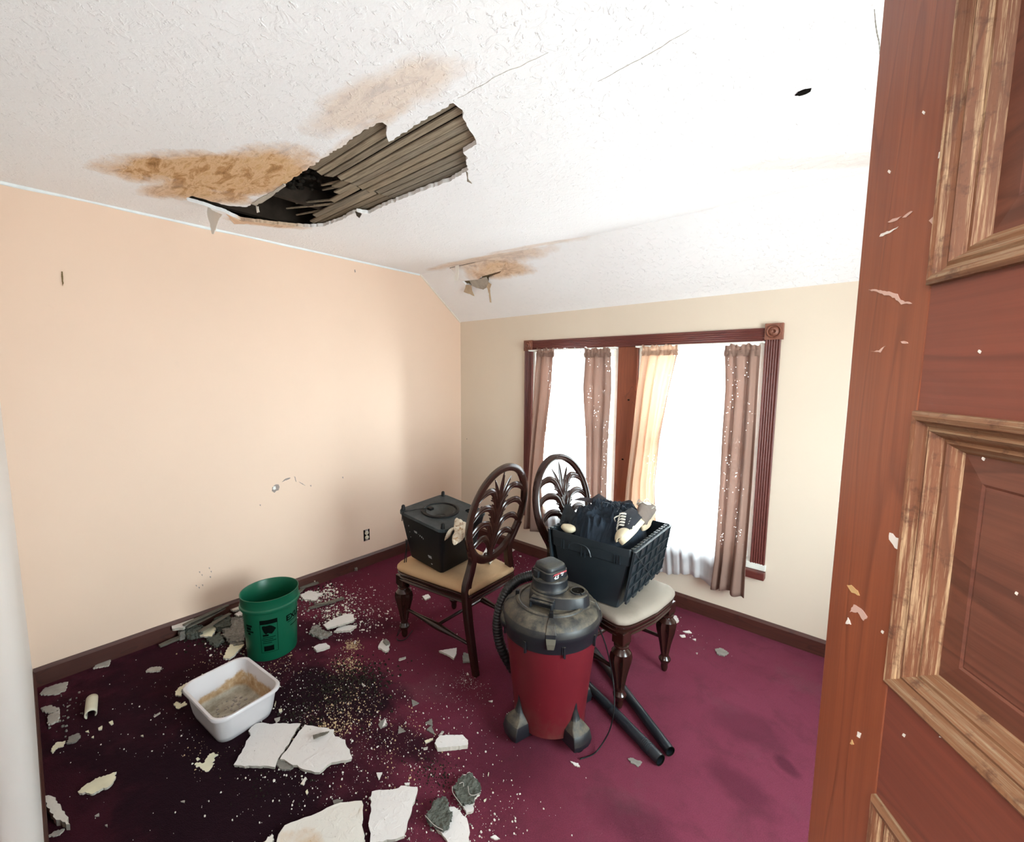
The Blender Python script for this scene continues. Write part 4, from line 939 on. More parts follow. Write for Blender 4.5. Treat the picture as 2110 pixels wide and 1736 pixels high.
o = obj('cloth_cap', bm, M_GREYF, smooth=60); tag(o, 'charcoal cap with a peaked crown on top of the navy clothes in the crate', 'cap')
bm = bmesh.new(); rows = []
for j in range(13):
    row = []
    for i in range(13):
        u = i/12; v_ = j/12; T = ony(1146+44*u+8*v_, 1090-46*v_*(1-.30*u), 1.975); row.append(bm.verts.new((T.x, 1.975+.025*math.sin(u*5+1)+.03*v_, T.z+.006*math.sin(u*6))))
    rows.append(row)
for a, b in zip(rows[:-1], rows[1:]):
    for i in range(12): bm.faces.new((a[i], a[i+1], b[i+1], b[i]))
o = obj('denim_garment', bm, simple('worn_denim', (.045, .055, .065), .85, .2, var=.5, vscale=50, bump=.3, bscale=200), smooth=180); s_ = o.modifiers.new('t', 'SOLIDIFY'); s_.thickness = .004
tag(o, 'worn grey denim corner sticking up at the left side of the crate', 'clothing')

# sneakers
def footprint(k=1, n=40):
    P = []
    for i in range(n):
        a = 2*PI*i/n; x = .143*math.cos(a); w = .046+.010*math.cos(a)-.012*math.exp(-((x+.02)/.05)**2); P.append((x*k, (w*math.sin(a)+.006*math.cos(a*1.0))*k))
    return P
def shoe(loc, rot, label, upper, solecol):
    t = thing('canvas_sneaker', loc, 0, label, 'shoe', 'canvas sneakers in the crate'); t.rotation_euler = rot
    bm = bmesh.new(); loft(bm, [[(x, y, z) for x, y in footprint(k)] for z, k in ((0, .965), (.002, .985), (.026, 1.0), (.030, .985))]); obj('sole', bm, solecol, t, smooth=40)
    bm = bmesh.new(); rings = []; N = 16
    for i in range(N+1):
        u = i/N; x = .136-.272*u                     # toe (+x) to heel (-x)
        h = interp([(0, .030), (.08, .052), (.22, .062), (.36, .078), (.5, .098), (.62, .108), (.75, .102), (.9, .098), (1, .095)], u)[0]; w = interp([(0, .010), (.06, .034), (.25, .048), (.5, .040), (.75, .034), (.94, .028), (1, .012)], u)[0]
        ring = []
        for k in range(14):
            a = PI*k/13; ring.append((x, w*math.cos(a)*(1-.30*math.sin(a)**3*(u > .3))*1.0, .026+(h-.026)*max(0, math.sin(a))**.75))
        rings.append(ring)
    loft(bm, rings, cap=False, close=False); up_ = obj('upper', bm, upper, t, smooth=180); s_ = up_.modifiers.new('t', 'SOLIDIFY'); s_.thickness = .003
    bm = bmesh.new(); rings = []
    for i in range(6):
        u = i/5; x = .141-.052*u; w = .012+.034*math.sqrt(u); h = .034+.026*math.sqrt(u); rings.append([(x, w*math.cos(PI*k/11), .026+(h-.026)*math.sin(PI*k/11)) for k in range(12)])
    loft(bm, rings, cap=False, close=False); tc_ = obj('toe_cap', bm, solecol, t, smooth=180); s_ = tc_.modifiers.new('t', 'SOLIDIFY'); s_.thickness = .003; s_.offset = 1
    bm = bmesh.new()
    for k in range(5):
        x = .068-.020*k; z = .070+.008*k; s = 1 if k % 2 else -1
        tube(bm, smoothpath([(x, -.026, z-.012), (x+.003, -.010, z+.004), (x-.008, .010, z+.004), (x-.004, .026, z-.010)], 4), .003, 6)
        tube(bm, smoothpath([(x, .026, z-.012), (x+.002, .008, z+.006), (x-.010, -.010, z+.005), (x-.006, -.026, z-.008)], 4), .003, 6)
    for s in (-1, 1): tube(bm, smoothpath([(.0, s*.006, .108), (.018, s*.022, .112), (.004, s*.036, .092), (-.01, s*.018, .106)], 5), .003, 6)
    obj('laces', bm, M_LACE, t, smooth=60); bm = bmesh.new()
    for k in range(3):
        for s in (-1, 1): lathe(bm, [(.004, 0), (.004, .0015)], 8, (.05-.022*k, s*.040, .052+.005*k))
    obj('eyelets', bm, M_LACE, t); return t
M_LACE = simple('white_lace', (.62, .60, .54), .8)
M_SOLE = simple('cream_rubber', (.62, .54, .38), .6, var=.2, vscale=18)
shoe((-.868, 1.960, CZ+CH+.034), (R(46), R(7), R(-86)), 'black canvas sneaker with cream sole and white laces on the crate edge', simple('black_canvas', (.022, .024, .030), .85, .2, var=.4, bump=.3, bscale=250), M_SOLE)
shoe((-.905, 2.190, CZ+CH+.028), (R(-12), R(-6), R(104)), 'taupe canvas shoe half hidden behind the black sneaker in the crate', simple('taupe_canvas', (.17, .135, .115), .85, .2, var=.3, bump=.3, bscale=250), simple('tan_rubber', (.45, .36, .25), .7))
bm = bmesh.new(); bmesh.ops.create_uvsphere(bm, u_segments=16, v_segments=10, radius=1, matrix=Matrix.Translation((-1.185, 1.860, CZ+CH+.006)) @ Matrix.Diagonal((.045, .026, .020, 1)))
for v_ in bm.verts: v_.co += Vector((0, 0, .006*noise.noise(v_.co*40)))
tag(obj('balled_sock', bm, M_SOLE, smooth=180), 'cream rolled sock lying at the left corner of the crate', 'sock')

# ------------------------------------------------------------------ shop vacuum
VX, VY = -1.056, 1.530
vac = thing('shop_vacuum', (VX, VY, 0), 0, 'dusty red and black shop vacuum standing in the middle of the carpet', 'vacuum cleaner')
def m_dusty(name, base, dust, rough=.45, amt=1.0, lo=.25):
    t = NT(name); v = t.map(); g = t.n.new('ShaderNodeNewGeometry'); sx = t.n.new('ShaderNodeSeparateXYZ'); t.link(g.outputs['True Normal'], sx.inputs[0])
    n = t.noise(v, 16, 6, .65); f = t.math('MULTIPLY', t.ramp(sx.outputs[2], [(lo, 0), (lo+.5, 1)]), t.ramp(n, [(.38, .12), (.60, 1)]))
    fine = t.noise(v, 120, 4, .7); f = t.math('MULTIPLY', f, t.ramp(fine, [(.3, .6), (.6, 1)]))
    col = t.mix(t.math('MULTIPLY', f, amt), base, dust); t.bump(fine, .1, .002)
    return t.fin(col, t.math('ADD', t.math('MULTIPLY', f, .4), rough), .5)
M_VB = m_dusty('dusty_black_plastic', (.0045, .006, .009), (.115, .095, .066), .45, 1.0, .15)
M_VH = m_dusty('dusty_black_head', (.006, .008, .011), (.066, .062, .050))
t = NT('red_tank_plastic'); v = t.map(); n = t.noise(v, 5, 4); col = t.mix(n, (.088, .0055, .010), (.120, .0080, .013))
st = t.ramp(t.noise(t.map((30, 30, 3)), 2, 6, .7), [(.66, 0), (.74, .5)]); col = t.mix(st, col, (.30, .14, .10))
low = t.n.new('ShaderNodeSeparateXYZ'); t.link(t.tc.outputs['Object'], low.inputs[0]); lw = t.n.new('ShaderNodeMapRange'); lw.inputs[1].default_value = .22; lw.inputs[2].default_value = .0; t.link(low.outputs[2], lw.inputs[0])
dn = t.ramp(t.noise(v, 10, 6, .7), [(.45, 0), (.75, .7)]); col = t.mix(t.math('MULTIPLY', lw.outputs[0], dn), col, (.10, .07, .05)); M_RED = t.fin(col, .45, .4)
bm = bmesh.new(); lathe(bm, [(.120, .045), (.152, .047), (.162, .055), (.163, .090), (.1645, .10), (.167, .13), (.204, .470), (.2075, .473), (.2075, .482), (.200, .484)], 64); obj('tank', bm, M_RED, vac, smooth=35)
bm = bmesh.new(); lathe(bm, [(.204, .468), (.209, .470), (.212, .51), (.217, .522), (.2185, .540), (.212, .566), (.193, .588), (.168, .598), (.160, .600), (.158, .606), (.150, .610), (.142, .608), (.139, .602), (.10, .603), (.02, .604)], 64)
for k in range(8):
    a = R(-85+45*k); M = Matrix.Rotation(a, 4, 'Z'); bxx(bm, .206, .216, -.004, .004, .456, .505, M); bxx(bm, .206, .2135, -.010, -.007, .472, .505, M)
obj('lid', bm, M_VB, vac, smooth=35)
CD = math.atan2(-VY, -VX)        # direction towards the camera
def dirM(a): return Matrix.Rotation(CD+a, 4, 'Z')
# latches
M_LAT = simple('dusty_tan_latch', (.085, .075, .055), .7, var=.3)
for a in (R(0), R(95), R(-95), R(180)):
    M = dirM(a); bm = bmesh.new()
    rings = [[(M @ Vector((r_, s*w, z)))[:] for (r_, s) in ((r1, -1), (r1+.014, -1), (r1+.014, 1), (r1, 1))] for (z, w, r1) in ((.602, .010, .150), (.590, .017, .185), (.560, .022, .203), (.528, .020, .208), (.500, .015, .206), (.495, .013, .204))]
    loft(bm, rings); lt = obj('latch', bm, M_VB, vac, bevel=.003); bm = bmesh.new()
    rings = [[(M @ Vector((r_, s*w, z)))[:] for (r_, s) in ((r1, -1), (r1+.003, -1), (r1+.003, 1), (r1, 1))] for (z, w, r1) in ((.545, .020, .2195), (.524, .018, .2225), (.500, .013, .2195))]
    loft(bm, rings); obj('latch_tab', bm, M_LAT, lt, bevel=.001); bm = bmesh.new(); bxx(bm, .146, .163, -.009, .009, .598, .625, M); obj('latch_hook', bm, M_SPK, lt, bevel=.002)
# side bulge grips
for a in (R(100), R(-78)):
    M = dirM(a); bm = bmesh.new(); bmesh.ops.create_uvsphere(bm, u_segments=18, v_segments=10, radius=1, matrix=M @ Matrix.Translation((.205, 0, .515)) @ Matrix.Diagonal((.026, .05, .034, 1))); obj('side_grip', bm, M_VB, vac, smooth=180)
# raised motor deck: big rounded body, offset outlet on the right-rear
side = dirM(R(62)); 
bm = bmesh.new(); rings = []
for (z, k) in ((.600, 1.0), (.604, .97), (.650, .93), (.655, .90)):
    ring = []
    for i in range(40):
        a = 2*PI*i/40; r_ = .098*k; p_ = Vector((r_*math.cos(a), r_*math.sin(a), 0)); lob = Vector((.085, 0, 0)); q = (p_+lob*max(0, math.cos(a))**.9*k)
        ring.append((dirM(R(75)) @ Vector((q.x-.006, q.y, z)))[:])
    rings.append(ring)
loft(bm, rings); deck = obj('motor_deck', bm, M_VB, vac, smooth=35)
op = dirM(R(75)) @ Vector((.118, 0, .655))
bm = bmesh.new(); lathe(bm, [(.033, 0), (.032, .004), (.028, .005), (.026, .001), (.025, .0005), (.002, .0006)], 28, op, cap=False); obj('hose_port', bm, [M_DARK], vac, smooth=40)
bm = bmesh.new(); lathe(bm, [(.034, 0), (.033, .006), (.0285, .0062), (.0265, .001)], 28, op, cap=False); obj('port_ring', bm, M_VB, vac, smooth=40)
# carry-handle recess on the left front
M = dirM(R(-22)); bm = bmesh.new(); bxx(bm, .085, .108, -.052, .052, .612, .648, M); bxx(bm, .104, .126, -.052, -.044, .606, .640, M); bxx(bm, .104, .126, .044, .052, .606, .640, M); bxx(bm, .112, .126, -.052, .052, .632, .644, M); obj('handle', bm, M_VB, vac, bevel=.004)
# motor stack
MC_ = Vector((-.010, .000, 0))
bm = bmesh.new(); lathe(bm, [(.083, .652), (.084, .660), (.080, .668), (.078, .690), (.0775, .700), (.080, .702), (.078, .708), (.064, .711)], 48, MC_); obj('motor_collar', bm, M_VB, vac, smooth=35)
HR = Matrix.Translation(MC_) @ Matrix.Rotation(CD+R(42), 4, 'Z')
bm = bmesh.new(); rings = []
for (z, k) in ((.708, .92), (.710, 1.0), (.742, .985), (.745, .93)): rings.append([(HR @ Vector((x*k, y*k, z)))[:] for x, y in rrect(.061, .061, .026)])
loft(bm, rings)
for k in range(7): bxx(bm, .060, .0635, -.050+k*.008-.0012, -.050+k*.008+.0012, .714, .740, HR @ Matrix.Rotation(R(-90), 4, 'Z'))
bxx(bm, -.030, .002, -.074, -.058, .714, .741, HR); hd = obj('motor_head', bm, M_VH, vac, smooth=30)
bm = bmesh.new(); rings = []
for (z, k) in ((.744, .90), (.752, .90), (.762, .86), (.768, .76), (.770, .55), (.7705, .2)): rings.append([(HR @ Vector((x*k, y*k, z)))[:] for x, y in rrect(.061, .061, .028)])
loft(bm, rings); obj('motor_cap', bm, M_VH, vac, smooth=50)
# rating label: red band and white figures on the right-front face
HF = HR @ Matrix.Translation((.0624, 0, .727)) @ Matrix.Rotation(R(90), 4, 'Z') @ Matrix.Rotation(R(90), 4, 'X')
bm = bmesh.new(); vs = [bm.verts.new(HF @ Vector(p_)) for p_ in ((-.040, .006, .0005), (.040, .0085, .0005), (.040, .0165, .0005), (-.030, .0140, .0005))]; bm.faces.new(vs); obj('label_band', bm, simple('label_red', (.33, .05, .06), .5), hd)
me = text_mesh('4.5', .021, shear=.25, bold=.0009); me.transform(HF @ Matrix.Translation((-.020, -.003, .0009))); me.materials.append(simple('label_white', (.75, .75, .75), .5)); o = bpy.data.objects.new('lettering', me); COL.objects.link(o); o.parent = hd
me = text_mesh('PEAK\nHP', .0085, shear=.2, bold=.0003); me.transform(HF @ Matrix.Translation((.014, .004, .0009))); me.materials.append(bpy.data.materials['label_white']); o = bpy.data.objects.new('lettering', me); COL.objects.link(o); o.parent = hd
# caster feet
for a in (R(-50), R(40), R(130), R(-140)):
    M = dirM(a); bm = bmesh.new(); rings = []
    for (z, x0, x1, w) in ((.250, .164, .172, .005), (.180, .155, .178, .010), (.135, .148, .188, .020), (.115, .140, .204, .036), (.098, .132, .222, .046), (.060, .130, .232, .050), (.034, .132, .228, .046)):
        rings.append([(M @ Vector((x, y, z)))[:] for x, y in ((x0, -w), (x1-.008, -w), (x1, -w*.5), (x1, w*.5), (x1-.008, w), (x0, w))])
    loft(bm, rings); ft = obj('foot', bm, M_VB, vac, bevel=.004, smooth=40); bm = bmesh.new()
    for s in (-1, 1): lathe(bm, [(.010, -.009), (.021, -.009), (.023, -.004), (.023, .004), (.021, .009), (.010, .009)], 20)
    bmesh.ops.transform(bm, matrix=M @ Matrix.Translation((.195, 0, .023)) @ Matrix.Rotation(R(65), 4, 'Z') @ Matrix.Rotation(R(90), 4, 'X'), verts=bm.verts[:]); obj('caster', bm, M_SPK, ft, smooth=40)
# hose
def dpt(px, py, d_): d = ray(px, py); k = d_/math.hypot(d.x, d.y); return CAM+d*k
hpts = [dpt(1098,1186,2.06), dpt(1068,1196,2.05), dpt(1042,1222,2.02), dpt(1028,1262,2.0), dpt(1026,1305,1.99), dpt(1040,1350,1.98), dpt(1075,1395,2.02), dpt(1130,1420,2.12)]
hpts[-1].z = max(.03, hpts[-1].z)
path = smoothpath(hpts, 24); bm = bmesh.new(); hr = [.0240+.0022*math.sin(i*1.9) for i in range(len(path))]; tube(bm, path, hr, 14); hz_ = obj('hose', bm, M_BLACK, smooth=180)
hz_.parent = vac; hz_.matrix_parent_inverse = Matrix.Translation((-VX, -VY, 0))
# power cord from the lid to a loop on the floor
cp = [dpt(1196,1222,1.80), dpt(1225,1275,1.84), dpt(1248,1330,1.86), dpt(1262,1395,1.87), dpt(1266,1450,1.80), dpt(1258,1500,1.77), dpt(1240,1535,1.74)]
for q in cp: q.z = max(q.z, .005)
e1 = onz(1222, 1555, .005); e2 = onz(1195, 1565, .005)
bm = bmesh.new(); tube(bm, smoothpath(cp+[e1, e2], 10), .0032, 6); c_ = obj('power_cord', bm, M_SPK, vac, smooth=60); c_.matrix_parent_inverse = Matrix.Translation((-VX, -VY, 0))
# wands on the floor
M_PIPE = simple('dusty_black_tube', (.008, .011, .015), .4, .5, var=.4, vscale=30)
def wand(a, b, r, label, ribs=False):
    a = Vector(a); b = Vector(b); a.z = r+.001; b.z = r+.001; d = (b-a); L_ = d.length; d.normalize(); q = d.to_track_quat('Z', 'Y').to_matrix().to_4x4()
    t = thing('vacuum_wand', (a.x, a.y, 0), 0, label, 'vacuum wand', 'black vacuum wands lying on the carpet')
    Mx = Matrix.Translation((0, 0, r+.001)) @ q; bm = bmesh.new()
    prof = [(r*.86, 0), (r*.88, .001), (r*.90, L_*.45), (r*.98, L_*.455), (r*.96, L_-.002), (r*.95, L_), (r*.84, L_), (r*.82, L_-.06), (.001, L_-.06)]
    lathe(bm, prof, 32, cap=False); bmesh.ops.transform(bm, matrix=Mx, verts=bm.verts[:]); obj('tube', bm, M_PIPE, t, smooth=35)
    bm = bmesh.new(); lathe(bm, [(r*.80, L_-.058), (.001, L_-.057)], 24, cap=False); lathe(bm, [(r*.97, L_), (r*.97, L_+.001), (r*.84, L_+.001), (r*.83, L_-.004)], 24, cap=False); bmesh.ops.transform(bm, matrix=Mx, verts=bm.verts[:]); obj('mouth', bm, M_DARK, t)
    if ribs:
        bm = bmesh.new()
        for k in range(6): zz = L_-.095+k*.008; lathe(bm, [(r*.90, zz), (r*1.03, zz+.001), (r*1.03, zz+.003), (r*.90, zz+.004)], 24)
        bmesh.ops.transform(bm, matrix=Mx, verts=bm.verts[:]); obj('grip_rings', bm, M_PIPE, t)
    return t
b1 = onz(1361, 1568, .024); a1 = onz(1196, 1398, .024); wand(a1, b1, .0245, 'nearer black vacuum wand with ringed end, beside the red vacuum', True)
b2 = onz(1381, 1549, .024); a2 = onz(1190, 1295, .024); wand(a2, b2, .0225, 'farther smooth black vacuum wand, passing under the chair')

# ------------------------------------------------------------------ bucket
BX, BY = -2.592, .915
bk = thing('plastic_bucket', (BX, BY, 0), 0, 'tall green plastic bucket without handle, black print on its side', 'bucket')
M_GREEN = simple('green_bucket_plastic', (.003, .085, .042), .38, .45, var=.10, vscale=6)
BH = .362; brad = lambda z: .128+.014*z/BH
bm = bmesh.new(); lathe(bm, [(.118, 0), (.126, .002), (.128, .008), (brad(.27), .27), (brad(.282), .282), (.150, .286), (.154, .295), (.1535, .303), (.148, .309), (.1475, .352), (.150, .356), (.150, .362), (.1465, .362), (.1435, .357), (.1395, .27), (.124, .010), (.02, .008)], 64); obj('bucket_body', bm, M_GREEN, bk, smooth=35)
M_PRINT = simple('black_ink', (.0015, .004, .003), .9, .05)
BD = math.atan2(-BY, -BX)
def onb(u, z, lift=.0008): # u metres round the side from the side facing the camera, + to the right in the picture
    a = BD+u/.135; r_ = brad(z)+lift; return (r_*math.cos(a), r_*math.sin(a), z)
_onb = onb
def onb(u, z, lift=.0008): return _onb(u*1.2, .055+(z-.05)*1.08, lift)
def bpoly(bm, pts, n=6):
    # fan of small quads following the side: clip polygon columns
    f = bm.faces.new([bm.verts.new(onb(*p_)) for p_ in pts]); return f
bm = bmesh.new()
def brect(u0, u1, z0, z1):
    n = max(1, int((u1-u0)/.008))
    for i in range(n): bpoly(bm, [(u0+(u1-u0)*i/n, z0), (u0+(u1-u0)*(i+1)/n, z0), (u0+(u1-u0)*(i+1)/n, z1), (u0+(u1-u0)*i/n, z1)])
uo = -.012
brect(uo-.036, uo+.036, .205, .228); brect(uo-.036, uo-.0345, .05, .205); brect(uo+.0345, uo+.036, .05, .205); brect(uo-.036, uo+.036, .050, .0515)
# child-and-bucket style warning blob
sil = [(-.027, .196, .184), (-.020, .198, .160), (-.012, .196, .150), (-.004, .197, .157), (.004, .198, .152), (.012, .194, .150), (.020, .187, .160), (.027, .178, .172), (.030, .174, .174)]
for (a, b) in zip(sil[:-1], sil[1:]): bpoly(bm, [(uo+a[0], a[2]), (uo+b[0], b[2]), (uo+b[0], b[1]), (uo+a[0], a[1])])
brect(uo-.026, uo-.002, .140, .150)
for k, (w0, w1) in enumerate(((-.028, .026), (-.030, .016), (-.026, .028), (-.028, .010))): brect(uo+w0, uo+w1, .131-k*.010, .134-k*.010)
brect(uo-.024, uo+.018, .058, .086)
brect(-.112, -.098, .150, .200) if 0 else None
for (u0, u1, z0, z1) in ((-.120, -.085, .190, .200), (-.118, -.092, .172, .187), (-.122, -.080, .160, .168), (-.112, -.096, .146, .157)): brect(u0, u1, z0, z1)
brect(.070, .150, .176, .179); brect(.085, .140, .150, .154)
obj('printed_label', bm, M_PRINT, bk)
me = text_mesh('EXLE', .042, bold=.0014)
bmt = bmesh.new(); bmt.from_mesh(me)
for v_ in bmt.verts: v_.co = Vector(onb(.108+v_.co.x, .200+v_.co.y, .0012))
bmesh.ops.recalc_face_normals(bmt, faces=bmt.faces[:]); obj('lettering', bmt, M_PRINT, bk)

# ------------------------------------------------------------------ wash basin
bs = thing('wash_basin', (-2.204, .593, 0), R(6), 'white plastic wash basin with brown dirt inside, in front of the green bucket', 'basin')
t = NT('grimy_white_plastic'); v = t.map(); c0 = t.mix(t.noise(v, 6, 4), (.54, .51, .52), (.62, .58, .59)); sx = t.n.new('ShaderNodeSeparateXYZ'); t.link(v, sx.inputs[0])
t2 = t.math('ADD', sx.outputs[2], t.math('MULTIPLY', t.math('SUBTRACT', t.noise(v, 18, 6, .7), .5), .05)); M_BAS = t.fin(c0, .35, .5)
t = NT('grimy_inside'); v = t.map(); c0 = t.mix(t.noise(v, 6, 4), (.54, .51, .52), (.62, .58, .59)); sx = t.n.new('ShaderNodeSeparateXYZ'); t.link(v, sx.inputs[0])
lv = t.math('ADD', sx.outputs[2], t.math('ADD', t.math('MULTIPLY', t.math('SUBTRACT', t.noise(v, 16, 6, .7), .5), .07), t.math('MULTIPLY', sx.outputs[1], -.22)))
br = t.ramp(t.noise(v, 30, 5, .7), [(.3, (.30, .16, .06)), (.55, (.46, .30, .16)), (.75, (.60, .52, .42))]); gr_ = t.ramp(t.noise(v, 12, 5, .7), [(.35, (.24, .21, .15)), (.6, (.48, .44, .36)), (.75, (.66, .63, .55))])
inn = t.mix(t.ramp(sx.outputs[2], [(.018, 0), (.03, 1)]), gr_, br); M_BIN = t.fin(t.mix(t.ramp(lv, [(.055, 1), (.068, 0)]), c0, inn), .5, .4)
bm = bmesh.new()
def brr(hx, hy, z, dip=1): 
    P = rrect(hx, hy, min(hx, hy)*.42, 8); return [(x, y, z-dip*.010*math.exp(-(y/.050)**2)*(abs(x) > hx*.7)) for x, y in P]
prof = [(.146, .104, 0), (.154, .112, .004), (.164, .119, .03), (.180, .131, .118), (.181, .132, .128), (.192, .140, .129), (.197, .1445, .133), (.197, .1445, .141), (.194, .142, .146), (.187, .135, .147), (.183, .131, .144)]
loft(bm, [brr(a, b, c, 1 if c > .09 else 0) for a, b, c in prof], cap=False); bm.faces.new([bm.verts.new(p_) for p_ in brr(.146, .104, 0, 0)])
obj('basin_shell', bm, M_BAS, bs, smooth=50)
bm = bmesh.new(); loft(bm, [brr(a, b, c, 1 if c > .09 else 0) for a, b, c in [(.1835, .1315, .1445), (.179, .129, .133), (.162, .117, .03), (.152, .108, .012), (.138, .094, .006), (.05, .04, .006), (.004, .003, .006)]], cap=False)
obj('dirty_inside', bm, M_BIN, bs, smooth=50)
bm = bmesh.new(); rg = random.Random(2)
for i in range(90):
    s = rg.uniform(.002, .007); bmesh.ops.create_icosphere(bm, subdivisions=1, radius=s, matrix=Matrix.Translation((rg.uniform(-.11, .11), rg.uniform(-.08, .08), .008)) @ Matrix.Rotation(rg.uniform(0, 6), 4, 'Z') @ Matrix.Diagonal((1.4, 1, .5, 1)))
tag(obj('sediment', bm, M_PLD, bs), kind='stuff')
bm = bmesh.new(); bmesh.ops.create_icosphere(bm, subdivisions=2, radius=.009, matrix=Matrix.Translation((.105, -.012, .014)) @ Matrix.Diagonal((1, .7, .8, 1))); obj('black_lump', bm, M_DARK, bs)

# ------------------------------------------------------------------ fallen plaster, lath and rubbish on the carpet
zA = lambda x, y: (60+x/2.851, 1150+y/2.851)
zB = lambda x, y: (550+x/3.836, 1350+y/3.836)
zC_ = lambda x, y: (340+x/5.275, 1340+y/5.275)
zD = lambda x, y: (800+x/2.48, 920+y/2.48)
def pieceof(name, conv, poly, label, cat, mats, th=.012, z0=.0, tilt=0, seed=1, amp=.003, group=None, shrink=.03):
    P = [onz(*conv(*q), z0+th) for q in poly]; c = sum(P, Vector((0, 0, 0)))/len(P)
    size = max((p_-c).length for p_ in P)
    pts = rough_poly([(p_.x-c.x, p_.y-c.y) for p_ in P], min(amp*1.5, size*.09), max(.006, size*.13), seed)
    rg = random.Random(seed); a = rg.uniform(0, 6.28)
    zt = lambda x, y: th+tilt*(x*math.cos(a)+y*math.sin(a)+size)+.12*th*noise.noise(Vector((x*20, y*20, seed))); zb = lambda x, y: .0005+tilt*(x*math.cos(a)+y*math.sin(a)+size)
    bm = bmesh.new(); fs, ft, fb = prism(bm, pts, zb, zt, shrink=shrink)
    for f in fs: f.material_index = 1
    fb.material_index = 1
    o = obj(name, bm, list(mats)); o.location = (c.x, c.y, z0)
    if mats[0] is mats[1] and th >= .018:      # crumbly lumps: real relief
        rm = o.modifiers.new('crumble', 'REMESH'); rm.mode = 'VOXEL'; rm.voxel_size = .0032; rm.use_smooth_shade = False
        for ts, st in ((.022, .016), (.007, .006)):
            tx = bpy.data.textures.new('lump_noise', 'CLOUDS'); tx.noise_scale = ts; dm = o.modifiers.new('relief', 'DISPLACE'); dm.texture = tx; dm.strength = st; dm.mid_level = .62
    return tag(o, label, cat, group)
PW, PS, PG, PD_, PC, PO = (M_PL, M_PLE), (M_PLS, M_PLE), (M_PLG, M_PLG), (M_PLD, M_PLE), (M_CREAM, M_PLE), (M_OLDW, M_OLDW)
N = 'plaster_piece'; C_ = 'plaster debris'
slabB = None
pieceof(N, zC_, [(985,800),(1100,797),(1240,800),(1475,798),(1400,920),(1310,1060),(1230,1180),(1195,1275),(950,1262),(745,1250),(800,1150),(930,930),(905,880)], 'left one of the two large white plaster slabs in front of the wash basin', C_, PW, .014, seed=2)
pieceof(N, zC_, [(1520,825),(1640,850),(1840,885),(1850,960),(1960,1000),(1980,1080),(2030,1180),(2035,1205),(1810,1240),(1680,1340),(1540,1315),(1250,1190),(1350,1060)], 'right one of the two large white plaster slabs, with a wood splinter on it', C_, PW, .014, tilt=.04, seed=3)
pieceof('wood_splinter', zC_, [(1605,925),(1700,900),(1785,882),(1770,900),(1690,935),(1612,965)], 'small grey wood splinter lying on the right large plaster slab', 'splinter', PO, .005, z0=.034, seed=4, amp=.001)
pieceof(N, zB, [(75,1481),(90,1420),(140,1350),(240,1310),(350,1270),(430,1235),(520,1190),(640,1165),(750,1155),(757,1230),(760,1300),(765,1481),(768,1640),(300,1700),(30,1660)], 'biggest plaster slab, with orange-brown stain, at the bottom edge of the photo', C_, PS, .016, seed=5)
pieceof(N, zB, [(830,1080),(920,1070),(1010,1060),(1060,1035),(1120,1040),(1190,1045),(1185,1100),(1150,1200),(1120,1290),(1090,1430),(980,1460),(815,1481),(810,1380),(810,1300)], 'clean white upright plaster slab just right of the stained biggest one', C_, PW, .014, seed=6)
pieceof(N, zB, [(-60,1600),(-30,1481),(40,1415),(50,1481),(40,1600)], 'small brown-edged plaster bit cut by the bottom edge, left of the biggest slab', C_, PS, .012, seed=7)
pieceof(N, zB, [(1325,700),(1345,660),(1365,637),(1460,633),(1550,632),(1590,675),(1588,712),(1480,725),(1345,735)], 'thick white rounded plaster chunk lying alone left of the vacuum', C_, PW, .020, seed=8, amp=.001)
pieceof('plaster_with_lath_keys', zB, [(1480,1060),(1530,965),(1600,925),(1680,1010),(1690,1080),(1640,1130),(1632,1230),(1575,1252),(1535,1180)], 'upper of two grey-backed plaster lumps near the bottom middle, white tip', C_, PW, .012, seed=9)
pieceof('grey_plaster_lump', zB, [(1465,1040),(1530,958),(1600,918),(1640,960),(1695,1005),(1690,1085),(1645,1112),(1610,1150),(1560,1185),(1520,1160),(1490,1100)], 'dark grey fibrous crust on the upper plaster lump near the bottom middle', C_, (M_KEYS, M_KEYS), .020, z0=.013, seed=10, amp=.006)
pieceof('plaster_with_lath_keys', zB, [(1290,1300),(1390,1210),(1480,1200),(1530,1240),(1580,1290),(1595,1345),(1605,1500),(1610,1650),(1490,1650),(1430,1480),(1350,1390)], 'lower of two grey-backed plaster lumps, long white tail reaching the bottom edge', C_, PW, .012, seed=11)
pieceof('grey_plaster_lump', zB, [(1250,1255),(1310,1160),(1360,1120),(1425,1110),(1430,1180),(1475,1240),(1450,1330),(1390,1380),(1320,1345),(1270,1305)], 'dark grey ridged crust on the lower plaster lump near the bottom middle', C_, (M_KEYS, M_KEYS), .022, z0=.013, seed=12, amp=.006)
for i, pth in enumerate([[(1465,1040),(1470,1090),(1510,1150),(1540,1190)], [(1590,1040),(1600,1100),(1640,1110),(1690,1090)], [(1520,1020),(1550,1010),(1555,1040)], [(1250,1270),(1320,1345),(1390,1385)]]):
    bm = bmesh.new(); tube(bm, smoothpath([onz(*zB(*q), .036) for q in pth], 6), .0014, 5); tag(obj('loose_fibre', bm, M_PLD), ['long pale fibre along the left edge of the upper grey lump', 'pale fibre curling down the middle of the upper grey lump', 'tiny hooked fibre at the top of the upper grey lump', 'pale fibre under the lower edge of the lower grey lump'][i], 'fibre', 'plaster fibres on the grey lumps')
pieceof(N, zA, [(285,1375),(320,1345),(390,1300),(460,1280),(515,1265),(500,1310),(475,1345),(420,1365),(370,1390)], 'pale leaf-shaped plaster piece alone on dark carpet at lower left', C_, PC, .010, seed=13, tilt=.05)
